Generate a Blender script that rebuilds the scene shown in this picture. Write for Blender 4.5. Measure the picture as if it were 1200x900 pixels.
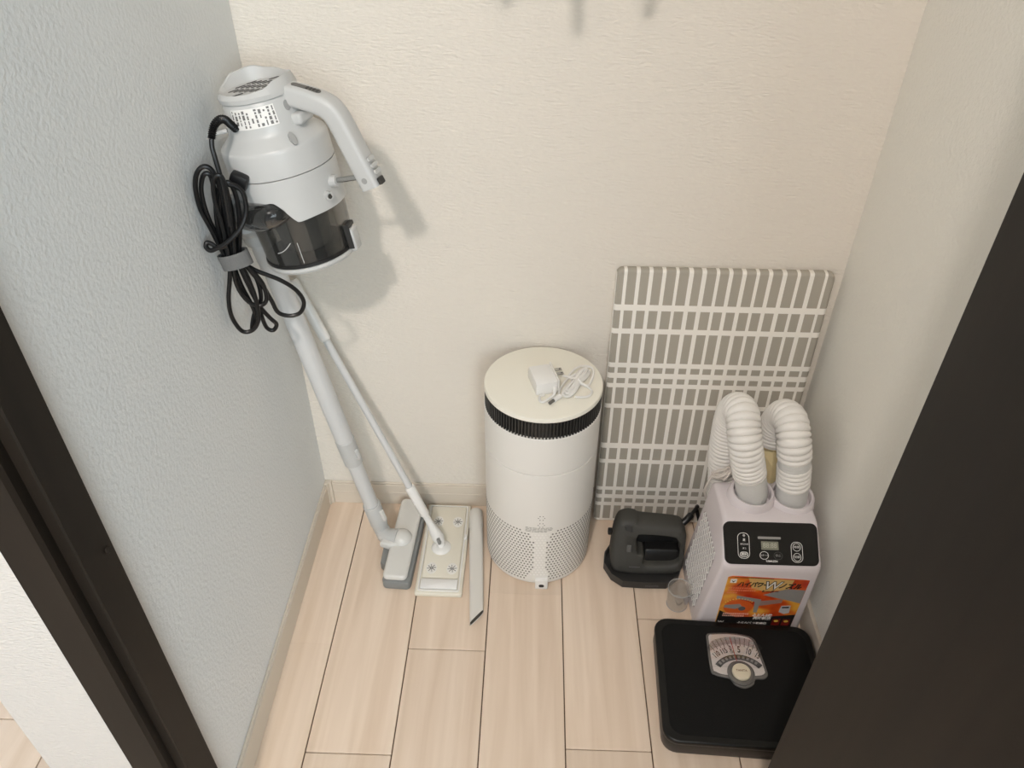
import bpy, bmesh, math, random
from mathutils import Vector, Matrix

random.seed(7)
for o in list(bpy.data.objects):
    bpy.data.objects.remove(o)
SC = bpy.context.scene
COL = SC.collection
PI = math.pi

# ------------------------------------------------------------------ camera
cd = bpy.data.cameras.new('camera')
cam = bpy.data.objects.new('camera', cd)
COL.objects.link(cam)
cd.sensor_fit = 'HORIZONTAL'
cd.sensor_width = 36.0
cd.lens = 36.0 * 914.05 / 1200.0
cd.clip_start = 0.02
pitch, yaw, roll = 0.66508, -0.02772, 0.00661
fw = Vector((math.sin(yaw) * math.cos(pitch), math.cos(yaw) * math.cos(pitch), -math.sin(pitch)))
rt = Vector((math.cos(yaw), -math.sin(yaw), 0))
up = rt.cross(fw)
r2 = math.cos(roll) * rt + math.sin(roll) * up
u2 = -math.sin(roll) * rt + math.cos(roll) * up
cam.matrix_world = Matrix(((r2.x, u2.x, -fw.x, 0.45884), (r2.y, u2.y, -fw.y, -1.24789),
                           (r2.z, u2.z, -fw.z, 1.33462), (0, 0, 0, 1)))
SC.camera = cam

# ------------------------------------------------------------------ light and exposure
SC.view_settings.view_transform = 'Standard'
SC.view_settings.look = 'None'
SC.view_settings.exposure = 0.0
SC.view_settings.gamma = 1.0
SC.view_settings.use_curve_mapping = False
wd = bpy.data.worlds.new('world')
SC.world = wd
wd.use_nodes = True
bg = wd.node_tree.nodes['Background']
bg.inputs[0].default_value = (0.86, 0.93, 1.0, 1)      # even daylight of the hallway behind the camera
bg.inputs[1].default_value = 0.54
ld = bpy.data.lights.new('ceiling_lamp', 'POINT')       # warm hallway ceiling lamp, behind the camera
ld.energy = 87.0
ld.color = (1.0, 0.92, 0.86)
ld.shadow_soft_size = 0.06
lamp = bpy.data.objects.new('ceiling_lamp', ld)
COL.objects.link(lamp)
lamp.location = (0.08, -2.03, 2.36)
wl_ = bpy.data.lights.new('hall_window', 'AREA')         # cool daylight from a window across the hall
wl_.shape = 'RECTANGLE'
wl_.size = 1.3
wl_.size_y = 1.3
wl_.energy = 57.0
wl_.color = (0.80, 0.93, 1.0)
wlo = bpy.data.objects.new('hall_window', wl_)
COL.objects.link(wlo)
wlo.location = (1.35, -3.2, 1.65)
wlo.rotation_euler = (Vector((0.25, 0.0, 0.7)) - wlo.location).to_track_quat('-Z', 'Y').to_euler()


# ------------------------------------------------------------------ materials
def S(r, g, b):
    f = lambda c: (c / 255 / 12.92) if c / 255 <= 0.04045 else ((c / 255 + 0.055) / 1.055) ** 2.4
    return (f(r), f(g), f(b), 1)


def mat(name, col, rough=0.5, metal=0.0, spec=0.5, bump=0.0, bscale=200.0, coat=0.0, var=0.0, bstretch=None, bdist=0.002):
    m = bpy.data.materials.new(name)
    m.use_nodes = True
    nt = m.node_tree
    p = nt.nodes['Principled BSDF']
    p.inputs['Base Color'].default_value = col
    p.inputs['Roughness'].default_value = rough
    p.inputs['Metallic'].default_value = metal
    p.inputs['Specular IOR Level'].default_value = spec
    p.inputs['Coat Weight'].default_value = coat
    tc = nt.nodes.new('ShaderNodeTexCoord')
    if bump > 0:
        mp = nt.nodes.new('ShaderNodeMapping')
        nt.links.new(tc.outputs['Object'], mp.inputs[0])
        if bstretch:
            mp.inputs['Scale'].default_value = bstretch
        n = nt.nodes.new('ShaderNodeTexNoise')
        n.inputs['Scale'].default_value = bscale
        n.inputs['Detail'].default_value = 4
        nt.links.new(mp.outputs[0], n.inputs['Vector'])
        b = nt.nodes.new('ShaderNodeBump')
        b.inputs['Strength'].default_value = bump
        b.inputs['Distance'].default_value = bdist
        nt.links.new(n.outputs['Fac'], b.inputs['Height'])
        nt.links.new(b.outputs[0], p.inputs['Normal'])
    if var > 0:
        n2 = nt.nodes.new('ShaderNodeTexNoise')
        n2.inputs['Scale'].default_value = 9
        nt.links.new(tc.outputs['Object'], n2.inputs['Vector'])
        mx = nt.nodes.new('ShaderNodeMix')
        mx.data_type = 'RGBA'
        mx.inputs['A'].default_value = [c * (1 - var) for c in col[:3]] + [1]
        mx.inputs['B'].default_value = [min(1, c * (1 + var)) for c in col[:3]] + [1]
        nt.links.new(n2.outputs['Fac'], mx.inputs['Factor'])
        nt.links.new(mx.outputs['Result'], p.inputs['Base Color'])
    return m


def clear_mat(name, tint, gloss=0.12, rough=0.05, haze=0.0, hcol=(0.8, 0.8, 0.8, 1), blend=0.18):
    m = bpy.data.materials.new(name)
    m.use_nodes = True
    nt = m.node_tree
    nt.nodes.remove(nt.nodes['Principled BSDF'])
    out = nt.nodes['Material Output']
    t = nt.nodes.new('ShaderNodeBsdfTransparent')
    t.inputs[0].default_value = tint
    g = nt.nodes.new('ShaderNodeBsdfGlossy')
    g.inputs['Roughness'].default_value = rough
    lw = nt.nodes.new('ShaderNodeLayerWeight')
    lw.inputs['Blend'].default_value = blend
    ad = nt.nodes.new('ShaderNodeMath')
    ad.operation = 'ADD'
    ad.use_clamp = True
    ad.inputs[1].default_value = gloss
    nt.links.new(lw.outputs['Facing'], ad.inputs[0])
    mx = nt.nodes.new('ShaderNodeMixShader')
    nt.links.new(ad.outputs[0], mx.inputs[0])
    df = nt.nodes.new('ShaderNodeBsdfDiffuse')
    df.inputs[0].default_value = hcol
    hz = nt.nodes.new('ShaderNodeMixShader')
    hz.inputs[0].default_value = haze
    nt.links.new(t.outputs[0], hz.inputs[1])
    nt.links.new(df.outputs[0], hz.inputs[2])
    nt.links.new(hz.outputs[0], mx.inputs[1])
    nt.links.new(g.outputs[0], mx.inputs[2])
    nt.links.new(mx.outputs[0], out.inputs[0])
    return m


def plank_mat():
    m = bpy.data.materials.new('pale_wood')
    m.use_nodes = True
    nt = m.node_tree
    p = nt.nodes['Principled BSDF']
    p.inputs['Roughness'].default_value = 0.42
    p.inputs['Specular IOR Level'].default_value = 0.35
    tc = nt.nodes.new('ShaderNodeTexCoord')
    mp = nt.nodes.new('ShaderNodeMapping')
    mp.inputs['Scale'].default_value = (38, 2.2, 10)
    nt.links.new(tc.outputs['Object'], mp.inputs[0])
    n = nt.nodes.new('ShaderNodeTexNoise')
    n.inputs['Scale'].default_value = 1.0
    n.inputs['Detail'].default_value = 5
    n.inputs['Distortion'].default_value = 0.6
    nt.links.new(mp.outputs[0], n.inputs['Vector'])
    rp = nt.nodes.new('ShaderNodeValToRGB')
    rp.color_ramp.elements[0].position = 0.3
    rp.color_ramp.elements[0].color = S(213, 191, 169)
    rp.color_ramp.elements[1].position = 0.72
    rp.color_ramp.elements[1].color = S(229, 210, 191)
    nt.links.new(n.outputs['Fac'], rp.inputs[0])
    oi = nt.nodes.new('ShaderNodeObjectInfo')
    mr = nt.nodes.new('ShaderNodeMapRange')
    mr.inputs['To Min'].default_value = 0.93
    mr.inputs['To Max'].default_value = 1.05
    nt.links.new(oi.outputs['Random'], mr.inputs['Value'])
    mx = nt.nodes.new('ShaderNodeVectorMath')
    mx.operation = 'SCALE'
    nt.links.new(rp.outputs[0], mx.inputs[0])
    nt.links.new(mr.outputs[0], mx.inputs['Scale'])
    nt.links.new(mx.outputs[0], p.inputs['Base Color'])
    return m


def door_mat():
    m = bpy.data.materials.new('dark_wood_veneer')
    m.use_nodes = True
    nt = m.node_tree
    p = nt.nodes['Principled BSDF']
    p.inputs['Roughness'].default_value = 0.55
    p.inputs['Specular IOR Level'].default_value = 0.2
    tc = nt.nodes.new('ShaderNodeTexCoord')
    mp = nt.nodes.new('ShaderNodeMapping')
    mp.inputs['Scale'].default_value = (45, 45, 2.0)
    nt.links.new(tc.outputs['Object'], mp.inputs[0])
    n = nt.nodes.new('ShaderNodeTexNoise')
    n.inputs['Detail'].default_value = 6
    n.inputs['Scale'].default_value = 1.0
    nt.links.new(mp.outputs[0], n.inputs['Vector'])
    rp = nt.nodes.new('ShaderNodeValToRGB')
    rp.color_ramp.elements[0].position = 0.3
    rp.color_ramp.elements[0].color = S(24, 19, 14)
    rp.color_ramp.elements[1].position = 0.75
    rp.color_ramp.elements[1].color = S(33, 27, 21)
    nt.links.new(n.outputs['Fac'], rp.inputs[0])
    nt.links.new(rp.outputs[0], p.inputs['Base Color'])
    return m


COLS = [0.6125, 0.6247, 0.6308, 0.6472, 0.6541, 0.6696, 0.6769, 0.6932, 0.7001, 0.7176, 0.7233, 0.7407, 0.7489, 0.7639,
        0.772, 0.7894, 0.7955, 0.8117, 0.8189, 0.8351, 0.8428, 0.8601, 0.8662, 0.8823, 0.8896, 0.9065, 0.9145, 0.9326,
        0.9387, 0.9547, 0.9628, 0.9816, 0.9868, 1.02]
ROWS = [0.0124, 0.0525, 0.063, 0.0748, 0.0864, 0.0993, 0.1094, 0.1776, 0.1884, 0.2193, 0.2333, 0.3255, 0.3364, 0.3767,
        0.3871, 0.3995, 0.4118, 0.425, 0.436, 0.5023, 0.5136, 0.5525, 0.5652, 0.66]


def board_mat(x0):
    """printed cover: grey bars in columns cut by white cross lines (flat print on cloth)"""
    m = bpy.data.materials.new('printed_cover')
    m.use_nodes = True
    nt = m.node_tree
    p = nt.nodes['Principled BSDF']
    p.inputs['Roughness'].default_value = 0.75
    p.inputs['Specular IOR Level'].default_value = 0.2
    tc = nt.nodes.new('ShaderNodeTexCoord')
    sp = nt.nodes.new('ShaderNodeSeparateXYZ')
    nt.links.new(tc.outputs['Object'], sp.inputs[0])

    def bands(sock, edges, lo, span):
        mr = nt.nodes.new('ShaderNodeMapRange')
        mr.inputs['From Min'].default_value = lo
        mr.inputs['From Max'].default_value = lo + span
        nt.links.new(sock, mr.inputs['Value'])
        tot = None
        for i in range(0, len(edges), 2):     # sum of (v>a) - (v>b)
            for e, sgn in ((edges[i], 1), (edges[i + 1], -1)):
                g = nt.nodes.new('ShaderNodeMath')
                g.operation = 'GREATER_THAN'
                g.inputs[1].default_value = (e - lo) / span
                nt.links.new(mr.outputs[0], g.inputs[0])
                if tot is None:
                    tot = g.outputs[0]
                else:
                    a = nt.nodes.new('ShaderNodeMath')
                    a.operation = 'ADD' if sgn > 0 else 'SUBTRACT'
                    nt.links.new(tot, a.inputs[0])
                    nt.links.new(g.outputs[0], a.inputs[1])
                    tot = a.outputs[0]
        return tot
    cx = bands(sp.outputs['X'], [c - x0 for c in COLS], -0.3, 0.6)
    rz = bands(sp.outputs['Z'], ROWS, -0.05, 0.8)
    mu = nt.nodes.new('ShaderNodeMath')
    mu.operation = 'MULTIPLY'
    nt.links.new(cx, mu.inputs[0])
    nt.links.new(rz, mu.inputs[1])
    mx = nt.nodes.new('ShaderNodeMix')
    mx.data_type = 'RGBA'
    mx.inputs['A'].default_value = S(240, 236, 228)
    mx.inputs['B'].default_value = S(168, 162, 150)
    nt.links.new(mu.outputs[0], mx.inputs['Factor'])
    nt.links.new(mx.outputs['Result'], p.inputs['Base Color'])
    w = nt.nodes.new('ShaderNodeTexNoise')
    w.inputs['Scale'].default_value = 900
    nt.links.new(tc.outputs['Object'], w.inputs['Vector'])
    b = nt.nodes.new('ShaderNodeBump')
    b.inputs['Strength'].default_value = 0.15
    b.inputs['Distance'].default_value = 0.001
    nt.links.new(w.outputs['Fac'], b.inputs['Height'])
    nt.links.new(b.outputs[0], p.inputs['Normal'])
    return m


def print_mat():
    """orange-red printed picture on the dryer's front sticker"""
    m = bpy.data.materials.new('orange_print')
    m.use_nodes = True
    nt = m.node_tree
    p = nt.nodes['Principled BSDF']
    p.inputs['Roughness'].default_value = 0.35
    tc = nt.nodes.new('ShaderNodeTexCoord')
    n = nt.nodes.new('ShaderNodeTexNoise')
    n.inputs['Scale'].default_value = 22
    n.inputs['Detail'].default_value = 2
    nt.links.new(tc.outputs['Object'], n.inputs['Vector'])
    rp = nt.nodes.new('ShaderNodeValToRGB')
    e = rp.color_ramp.elements
    e[0].position = 0.33
    e[0].color = S(176, 38, 16)
    e[1].position = 0.68
    e[1].color = S(232, 170, 60)
    k = e.new(0.5)
    k.color = S(208, 84, 24)
    nt.links.new(n.outputs['Fac'], rp.inputs[0])
    nt.links.new(rp.outputs[0], p.inputs['Base Color'])
    return m


M = {}
M['wall'] = mat('cream_wallpaper', S(230, 223, 212), 0.85, spec=0.2, bump=0.75, bscale=135, bstretch=(0.7, 1, 2.2), bdist=0.0036)
M['wall_left_lit'] = mat('wallpaper_cool_lit', S(230, 231, 230), 0.85, spec=0.2, bump=0.6, bscale=160, bdist=0.003)  # same cream paper, with the cool light put into its colour
M['wall_right_lit'] = mat('wallpaper_pale_lit', S(234, 231, 222), 0.85, spec=0.2, bump=0.6, bscale=150, bdist=0.003)  # same cream paper, made paler to carry the light on this wall
M['wall_hall'] = mat('hall_wallpaper', S(206, 201, 195), 0.85, spec=0.2, bump=0.8, bscale=150, bstretch=(1, 1, 2.5), bdist=0.003)
M['base'] = mat('pale_baseboard', S(214, 203, 188), 0.5, bump=0.1, bscale=60, bstretch=(1, 1, 8))
M['ceil'] = mat('ceiling_paper', S(235, 232, 226), 0.9)
M['plank'] = plank_mat()
M['gap'] = mat('joint_dark', S(92, 70, 52), 0.9)
M['door'] = door_mat()
M['white'] = mat('white_plastic', S(231, 229, 225), 0.32)
M['vac'] = mat('vacuum_white_plastic', S(191, 191, 189), 0.34, spec=0.4)
M['vac2'] = mat('vacuum_gloss_plastic', S(214, 212, 207), 0.2)
M['lidw'] = mat('lid_cream_plastic', S(237, 233, 220), 0.5)
M['recess'] = mat('recess_shade', S(150, 150, 148), 0.6)  # flat grey that paints the shade inside the screw recesses
M['white2'] = mat('glossy_white_plastic', S(234, 232, 229), 0.18)
M['matt'] = mat('matt_white_plastic', S(232, 229, 223), 0.5)
M['warmw'] = mat('warm_white_plastic', S(226, 220, 205), 0.45)
M['lilac'] = mat('lilac_white_plastic', S(224, 216, 218), 0.22)
M['cool'] = mat('cool_white_plastic', S(206, 206, 205), 0.32)
M['grey'] = mat('grey_rubber', S(128, 130, 129), 0.6)
M['dgrey'] = mat('dark_grey_plastic', S(62, 61, 57), 0.55, spec=0.35)
M['dgrey2'] = mat('darker_grey_plastic', S(44, 44, 43), 0.5)
M['black'] = mat('black_plastic', S(22, 22, 22), 0.45)
M['cordblack'] = mat('black_cable', S(14, 14, 15), 0.4, spec=0.4)
M['blackgloss'] = mat('glossy_black_panel', S(16, 15, 14), 0.25)
M['mat_black'] = mat('black_rubber_mat', S(9, 9, 8), 0.8, spec=0.25, bump=0.3, bscale=900)
M['strap'] = mat('grey_velcro', S(104, 104, 103), 0.9, bump=0.3, bscale=800)
M['metal'] = mat('metal', S(190, 190, 188), 0.25, metal=1.0)
M['chrome'] = mat('grey_chrome', S(112, 109, 106), 0.25, metal=0.35)
M['smoke'] = clear_mat('smoked_clear_plastic', (0.74, 0.735, 0.72, 1), 0.01, haze=0.10, hcol=(0.16, 0.16, 0.155, 1), blend=0.12)
M['smoke2'] = clear_mat('smoked_window', (0.6, 0.6, 0.6, 1), 0.02, haze=0.12, hcol=(0.12, 0.12, 0.12, 1))
M['clear'] = clear_mat('clear_plastic', (0.99, 0.99, 0.985, 1), 0.01, haze=0.07, blend=0.3)
M['glass'] = clear_mat('dial_clear_cover', (0.99, 0.99, 0.985, 1), 0.01)
M['ink'] = mat('print_black', S(20, 18, 18), 0.6)
M['inkgrey'] = mat('print_grey', S(140, 138, 135), 0.6)
M['inkwhite'] = mat('print_white', S(232, 230, 226), 0.5)
M['inkred'] = mat('print_red', S(170, 40, 36), 0.5)
M['inkyel'] = mat('print_yellow', S(238, 196, 80), 0.5)
M['inkorange'] = mat('print_orange', S(214, 92, 30), 0.45)
M['inkdim'] = mat('print_dim', S(70, 68, 66), 0.5)
M['lcd'] = mat('lcd_green_grey', S(122, 122, 108), 0.3)
M['print'] = print_mat()
M['sleeve'] = mat('grey_hose_sleeve', S(212, 212, 209), 0.6)
M['hose'] = mat('white_hose', S(236, 233, 228), 0.35)
M['bag'] = mat('cream_plastic', S(250, 232, 182), 0.45)
M['dial'] = mat('dial_card', S(216, 208, 206), 0.5)
M['cream'] = mat('cream_knob', S(216, 206, 182), 0.4)
M['fabric'] = mat('dark_fabric', S(70, 72, 78), 0.9)


# ------------------------------------------------------------------ helpers
def finish(bm, angle=0.6, smooth=True):
    bmesh.ops.recalc_face_normals(bm, faces=bm.faces)
    for f in bm.faces:
        f.smooth = smooth
    for e in bm.edges:
        if len(e.link_faces) == 2 and e.calc_face_angle(0) > angle:
            e.smooth = False


def obj(name, bm, m, parent=None, smooth=True, angle=0.6, kind=None, label=None, keepn=False):
    """one mesh object from a bmesh given in world coordinates"""
    if not keepn:
        finish(bm, angle, smooth)
    me = bpy.data.meshes.new(name)
    bm.to_mesh(me)
    bm.free()
    me.materials.append(M[m] if isinstance(m, str) else m)
    o = bpy.data.objects.new(name, me)
    COL.objects.link(o)
    if parent is not None:
        o.parent = parent
        off = Vector((0, 0, 0))
        p = parent
        while p is not None:
            off += p.location
            p = p.parent
        me.transform(Matrix.Translation(-off))
    if kind:
        o['kind'] = kind
    if label:
        o['label'] = label
    return o


def recenter(o):
    """put a top-level mesh's origin at its base centre"""
    vs = [v.co for v in o.data.vertices]
    c = Vector((sum(v.x for v in vs) / len(vs), sum(v.y for v in vs) / len(vs), min(v.z for v in vs)))
    o.data.transform(Matrix.Translation(-c))
    o.location = c
    return o


def thing(name, label, cat, loc, group=None):
    o = bpy.data.objects.new(name, None)
    o.empty_display_size = 0.05
    COL.objects.link(o)
    o.location = loc
    tag(o, label, cat, group)
    return o


def tag(o, label, cat, group=None):
    o['label'] = label
    o['category'] = cat
    if group:
        o['group'] = group
    return o


def struct(name, bm, m, parent=None, smooth=False, label=None):
    o = obj(name, bm, m, parent, smooth=smooth)
    if parent is None:
        o['kind'] = 'structure'
    if label:
        o['label'] = label
    return o


def box(bm, x0, x1, y0, y1, z0, z1, bev=0.0, seg=2, mx=None):
    r = bmesh.ops.create_cube(bm, size=1.0)
    vs = r['verts']
    for v in vs:
        v.co = Vector((x0 + (v.co.x + .5) * (x1 - x0), y0 + (v.co.y + .5) * (y1 - y0), z0 + (v.co.z + .5) * (z1 - z0)))
    if bev > 0:
        es = list({e for v in vs for e in v.link_edges})
        rb = bmesh.ops.bevel(bm, geom=es, offset=bev, segments=seg, affect='EDGES', profile=0.5)
        vs = list({v for v in rb['verts']} | {v for v in vs if v.is_valid})
    if mx is not None:
        bmesh.ops.transform(bm, matrix=mx, verts=[v for v in vs if v.is_valid])
    return bm


def B(*a, **k):
    return box(bmesh.new(), *a, **k)


def frame(o, x, z):
    x = Vector(x).normalized()
    z = Vector(z)
    z = (z - x * z.dot(x)).normalized()
    y = z.cross(x)
    o = Vector(o)
    return Matrix(((x.x, y.x, z.x, o.x), (x.y, y.y, z.y, o.y), (x.z, y.z, z.z, o.z), (0, 0, 0, 1)))


def lathe(bm, prof, mx=None, seg=48, a0=0.0, a1=2 * PI, cap=True):
    full = abs(a1 - a0 - 2 * PI) < 1e-6
    n = seg if full else seg + 1
    rings = []
    for r, z in prof:
        ring = []
        for i in range(n):
            a = a0 + (a1 - a0) * i / seg
            co = Vector((r * math.cos(a), r * math.sin(a), z))
            ring.append(bm.verts.new(mx @ co if mx else co))
        rings.append(ring)
    for a, b in zip(rings, rings[1:]):
        for i in range(n if full else n - 1):
            j = (i + 1) % n
            bm.faces.new((a[i], a[j], b[j], b[i]))
    if cap and full:
        if prof[0][0] > 1e-6:
            bm.faces.new(rings[0][::-1])
        if prof[-1][0] > 1e-6:
            bm.faces.new(rings[-1])
    return bm


def smoothpath(pts, n=8):
    pts = [Vector(p) for p in pts]
    out = []
    for i in range(len(pts) - 1):
        p0 = pts[max(i - 1, 0)]
        p1, p2 = pts[i], pts[i + 1]
        p3 = pts[min(i + 2, len(pts) - 1)]
        for k in range(n):
            t = k / n
            out.append(0.5 * ((2 * p1) + (p2 - p0) * t + (2 * p0 - 5 * p1 + 4 * p2 - p3) * t * t + (3 * p1 - p0 - 3 * p2 + p3) * t ** 3))
    out.append(pts[-1])
    return out


def resample(pts, step):
    d = [0]
    for a, b in zip(pts, pts[1:]):
        d.append(d[-1] + (b - a).length)
    n = max(2, int(d[-1] / step))
    out, i = [], 0
    for k in range(n + 1):
        s = d[-1] * k / n
        while i < len(d) - 2 and d[i + 1] < s:
            i += 1
        t = (s - d[i]) / max(1e-9, d[i + 1] - d[i])
        out.append(pts[i].lerp(pts[i + 1], t))
    return out, d[-1]


def tube(bm, pts, r, seg=12, cap=True):
    """r: number, list, or function of index"""
    pts = [Vector(p) for p in pts]
    n = len(pts)
    tang = [(pts[min(i + 1, n - 1)] - pts[max(i - 1, 0)]).normalized() for i in range(n)]
    nrm = tang[0].orthogonal().normalized()
    rings = []
    for i in range(n):
        t = tang[i]
        nrm = (nrm - t * nrm.dot(t)).normalized()
        bi = t.cross(nrm)
        rr = r(i) if callable(r) else (r[i] if isinstance(r, (list, tuple)) else r)
        rings.append([bm.verts.new(pts[i] + rr * (math.cos(2 * PI * k / seg) * nrm + math.sin(2 * PI * k / seg) * bi)) for k in range(seg)])
    for a, b in zip(rings, rings[1:]):
        for i in range(seg):
            j = (i + 1) % seg
            bm.faces.new((a[i], a[j], b[j], b[i]))
    if cap:
        bm.faces.new(rings[0][::-1])
        bm.faces.new(rings[-1])
    return bm


def T(pts, r, seg=12, cap=True):
    return tube(bmesh.new(), pts, r, seg, cap)


def rrect(x0, x1, y0, y1, r, n=5):
    r = min(r, (x1 - x0) / 2 - 1e-6, (y1 - y0) / 2 - 1e-6)
    out = []
    for cx, cy, a in ((x1 - r, y1 - r, 0), (x0 + r, y1 - r, 90), (x0 + r, y0 + r, 180), (x1 - r, y0 + r, 270)):
        for k in range(n + 1):
            t = math.radians(a + 90 * k / n)
            out.append((cx + r * math.cos(t), cy + r * math.sin(t)))
    return out


def circle(cx, cy, r, n=24, ry=None):
    ry = r if ry is None else ry
    return [(cx + r * math.cos(2 * PI * k / n), cy + ry * math.sin(2 * PI * k / n)) for k in range(n)]


def prism(bm, outline, z0, z1, mx=None, bev=0.0, seg=2, bot=True):
    """extruded outline with rounded upper (and lower) rims: rings inset towards the inside"""
    n = len(outline)
    area = sum(outline[i][0] * outline[(i + 1) % n][1] - outline[(i + 1) % n][0] * outline[i][1] for i in range(n))
    sg = 1 if area > 0 else -1

    def inset(d):
        out = []
        for i in range(n):
            p0, p1, p2 = Vector(outline[i - 1]), Vector(outline[i]), Vector(outline[(i + 1) % n])
            e1, e2 = (p1 - p0), (p2 - p1)
            if e1.length < 1e-9 or e2.length < 1e-9:
                out.append(p1)
                continue
            e1.normalize(), e2.normalize()
            n1, n2 = Vector((-e1.y, e1.x)) * sg, Vector((-e2.y, e2.x)) * sg
            b = (n1 + n2)
            b = b / max(0.3, b.length_squared / 2)
            out.append(p1 + b * d)
        return out
    levels = []
    if bev > 0:
        for k in range(seg + 1):
            a = PI / 2 * k / seg
            levels.append((bev * (1 - math.sin(a)), z0 + bev * (1 - math.cos(a))) if bot else None)
        if not bot:
            levels = [(0, z0)]
        for k in range(seg + 1):
            a = PI / 2 * k / seg
            levels.append((bev * (1 - math.cos(a)), z1 - bev * (1 - math.sin(a))))
    else:
        levels = [(0, z0), (0, z1)]
    rings = []
    for d, z in levels:
        rings.append([bm.verts.new((mx @ Vector((p[0], p[1], z))) if mx else Vector((p[0], p[1], z))) for p in inset(d)])
    for a, b in zip(rings, rings[1:]):
        for i in range(n):
            j = (i + 1) % n
            bm.faces.new((a[i], a[j], b[j], b[i]))
    bm.faces.new(rings[0][::-1])
    bm.faces.new(rings[-1])
    return bm


def PR(*a, **k):
    return prism(bmesh.new(), *a, **k)


def ringprism(bm, out, inn, z0, z1, mx=None):
    """flat frame between two outlines with equal point counts"""
    n = len(out)
    V = lambda p, z: bm.verts.new(mx @ Vector((p[0], p[1], z)) if mx else Vector((p[0], p[1], z)))
    A = [V(p, z0) for p in out]
    Bv = [V(p, z1) for p in out]
    C = [V(p, z1) for p in inn]
    D = [V(p, z0) for p in inn]
    for i in range(n):
        j = (i + 1) % n
        bm.faces.new((A[i], A[j], Bv[j], Bv[i]))
        bm.faces.new((Bv[i], Bv[j], C[j], C[i]))
        bm.faces.new((C[i], C[j], D[j], D[i]))
    return bm


def text(name, body, size, mx, m, parent, bold=0.0, align='CENTER', sx=1.0, shear=0.0, depth=0.0002):
    cu = bpy.data.curves.new(name, 'FONT')
    cu.body = body
    cu.size = size
    cu.align_x = align
    cu.align_y = 'CENTER'
    cu.extrude = depth
    cu.offset = bold * size
    cu.shear = shear
    cu.resolution_u = 3
    t = bpy.data.objects.new(name + '_curve', cu)
    COL.objects.link(t)
    bpy.context.view_layer.update()
    dg = bpy.context.evaluated_depsgraph_get()
    me = bpy.data.meshes.new_from_object(t.evaluated_get(dg))
    bpy.data.objects.remove(t)
    bpy.data.curves.remove(cu)
    bm = bmesh.new()
    bm.from_mesh(me)
    bpy.data.meshes.remove(me)
    bmesh.ops.transform(bm, matrix=mx @ Matrix.Diagonal((sx, 1, 1, 1)), verts=bm.verts)
    return obj(name, bm, m, parent, smooth=False)


# ------------------------------------------------------------------ the setting
W = 1.0215
WX = lambda y: W + 0.016 * y             # right wall runs very slightly inwards
BH = 0.066
# floor: sub-floor in the joints, one object per plank
fl = struct('floor', B(-1.3, 2.0, -2.6, 0.02, -0.03, -0.004), 'gap', label='pale beige wood plank floor of closet and hall')
g = 0.0011


def plank(x0, x1, y0, y1, e=0.0011):
    obj('plank', B(x0 + g, x1 - g, y0 + e, y1 - e, -0.016, 0.0, bev=min(0.0007, e), seg=1), 'plank', fl, smooth=False)


SEAM = {-1: [-0.378], 0: [-0.591], 1: [-0.383], 2: [-0.248], 3: [-0.570], 4: [-0.30], 5: [-0.72], 6: [-0.42]}
for k in range(-9, 13):
    x0 = 0.0869 + 0.15 * k
    s = SEAM.get(k, [-0.25 - ((k * 37) % 9) * 0.06])[0]
    ys = [0.0, s, s - 0.9, s - 1.8, -2.6]
    for a, b in zip(ys, ys[1:]):
        if a > -2.6 and b < a - 0.02:
            plank(x0, x0 + 0.15, max(b, -2.6), a, 0.00012 if k in (-1, 2) else 0.0009)

bm = B(-0.155, W + 0.12, 0.0, 0.08, -0.02, 2.4)
struct('wall_back', bm, 'wall', label='cream textured wallpaper back wall of the closet')
bm = B(-0.155, 0.0, -0.772, -0.0005, -0.02, 2.4)
struct('wall_left', bm, 'wall_left_lit', label='textured wallpaper left wall of the closet with cool light in its colour')
bm = bmesh.new()
prism(bm, [(W, -0.0005), (WX(-0.72), -0.72), (W + 0.12, -0.72), (W + 0.12, -0.0005)], -0.02, 2.4)
struct('wall_right', bm, 'wall_right_lit', label='textured wallpaper right wall of the closet with the light in its paler colour')
bm = B(-0.155, -0.0375, -0.7745, -0.7722, -0.02, 2.4)
struct('wall_hall', bm, 'wall_hall', label='white textured hall wall left of the door frame')
bm = B(0.855, 1.9, -0.772, -0.7205, -0.02, 2.4)
struct('wall_front', bm, 'wall_hall', label='white hall wall beside the closet door')
bm = B(0.0005, 0.8545, -0.772, -0.70, 2.08, 2.4)
struct('wall_above_door', bm, 'wall_hall', label='white wall above the closet door opening')
bm = B(-0.155, W + 0.12, -0.772, 0.08, 2.4005, 2.45)
struct('ceiling', bm, 'ceil', label='white closet ceiling')
bm = B(-1.5, 2.2, -4.2, -0.7725, 2.42, 2.46)  # out of view, added to keep world light off the hall wall
struct('ceiling_hall_added', bm, 'ceil', label='unseen white hall ceiling added to cut the ambient light')


def baseboard(name, bms, label):
    root = struct(name, bms[0], 'base', label=label)
    for i, b in enumerate(bms[1:]):
        obj('top_bead' if i == 0 else 'middle_bead', b, 'base', root, smooth=False)


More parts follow.
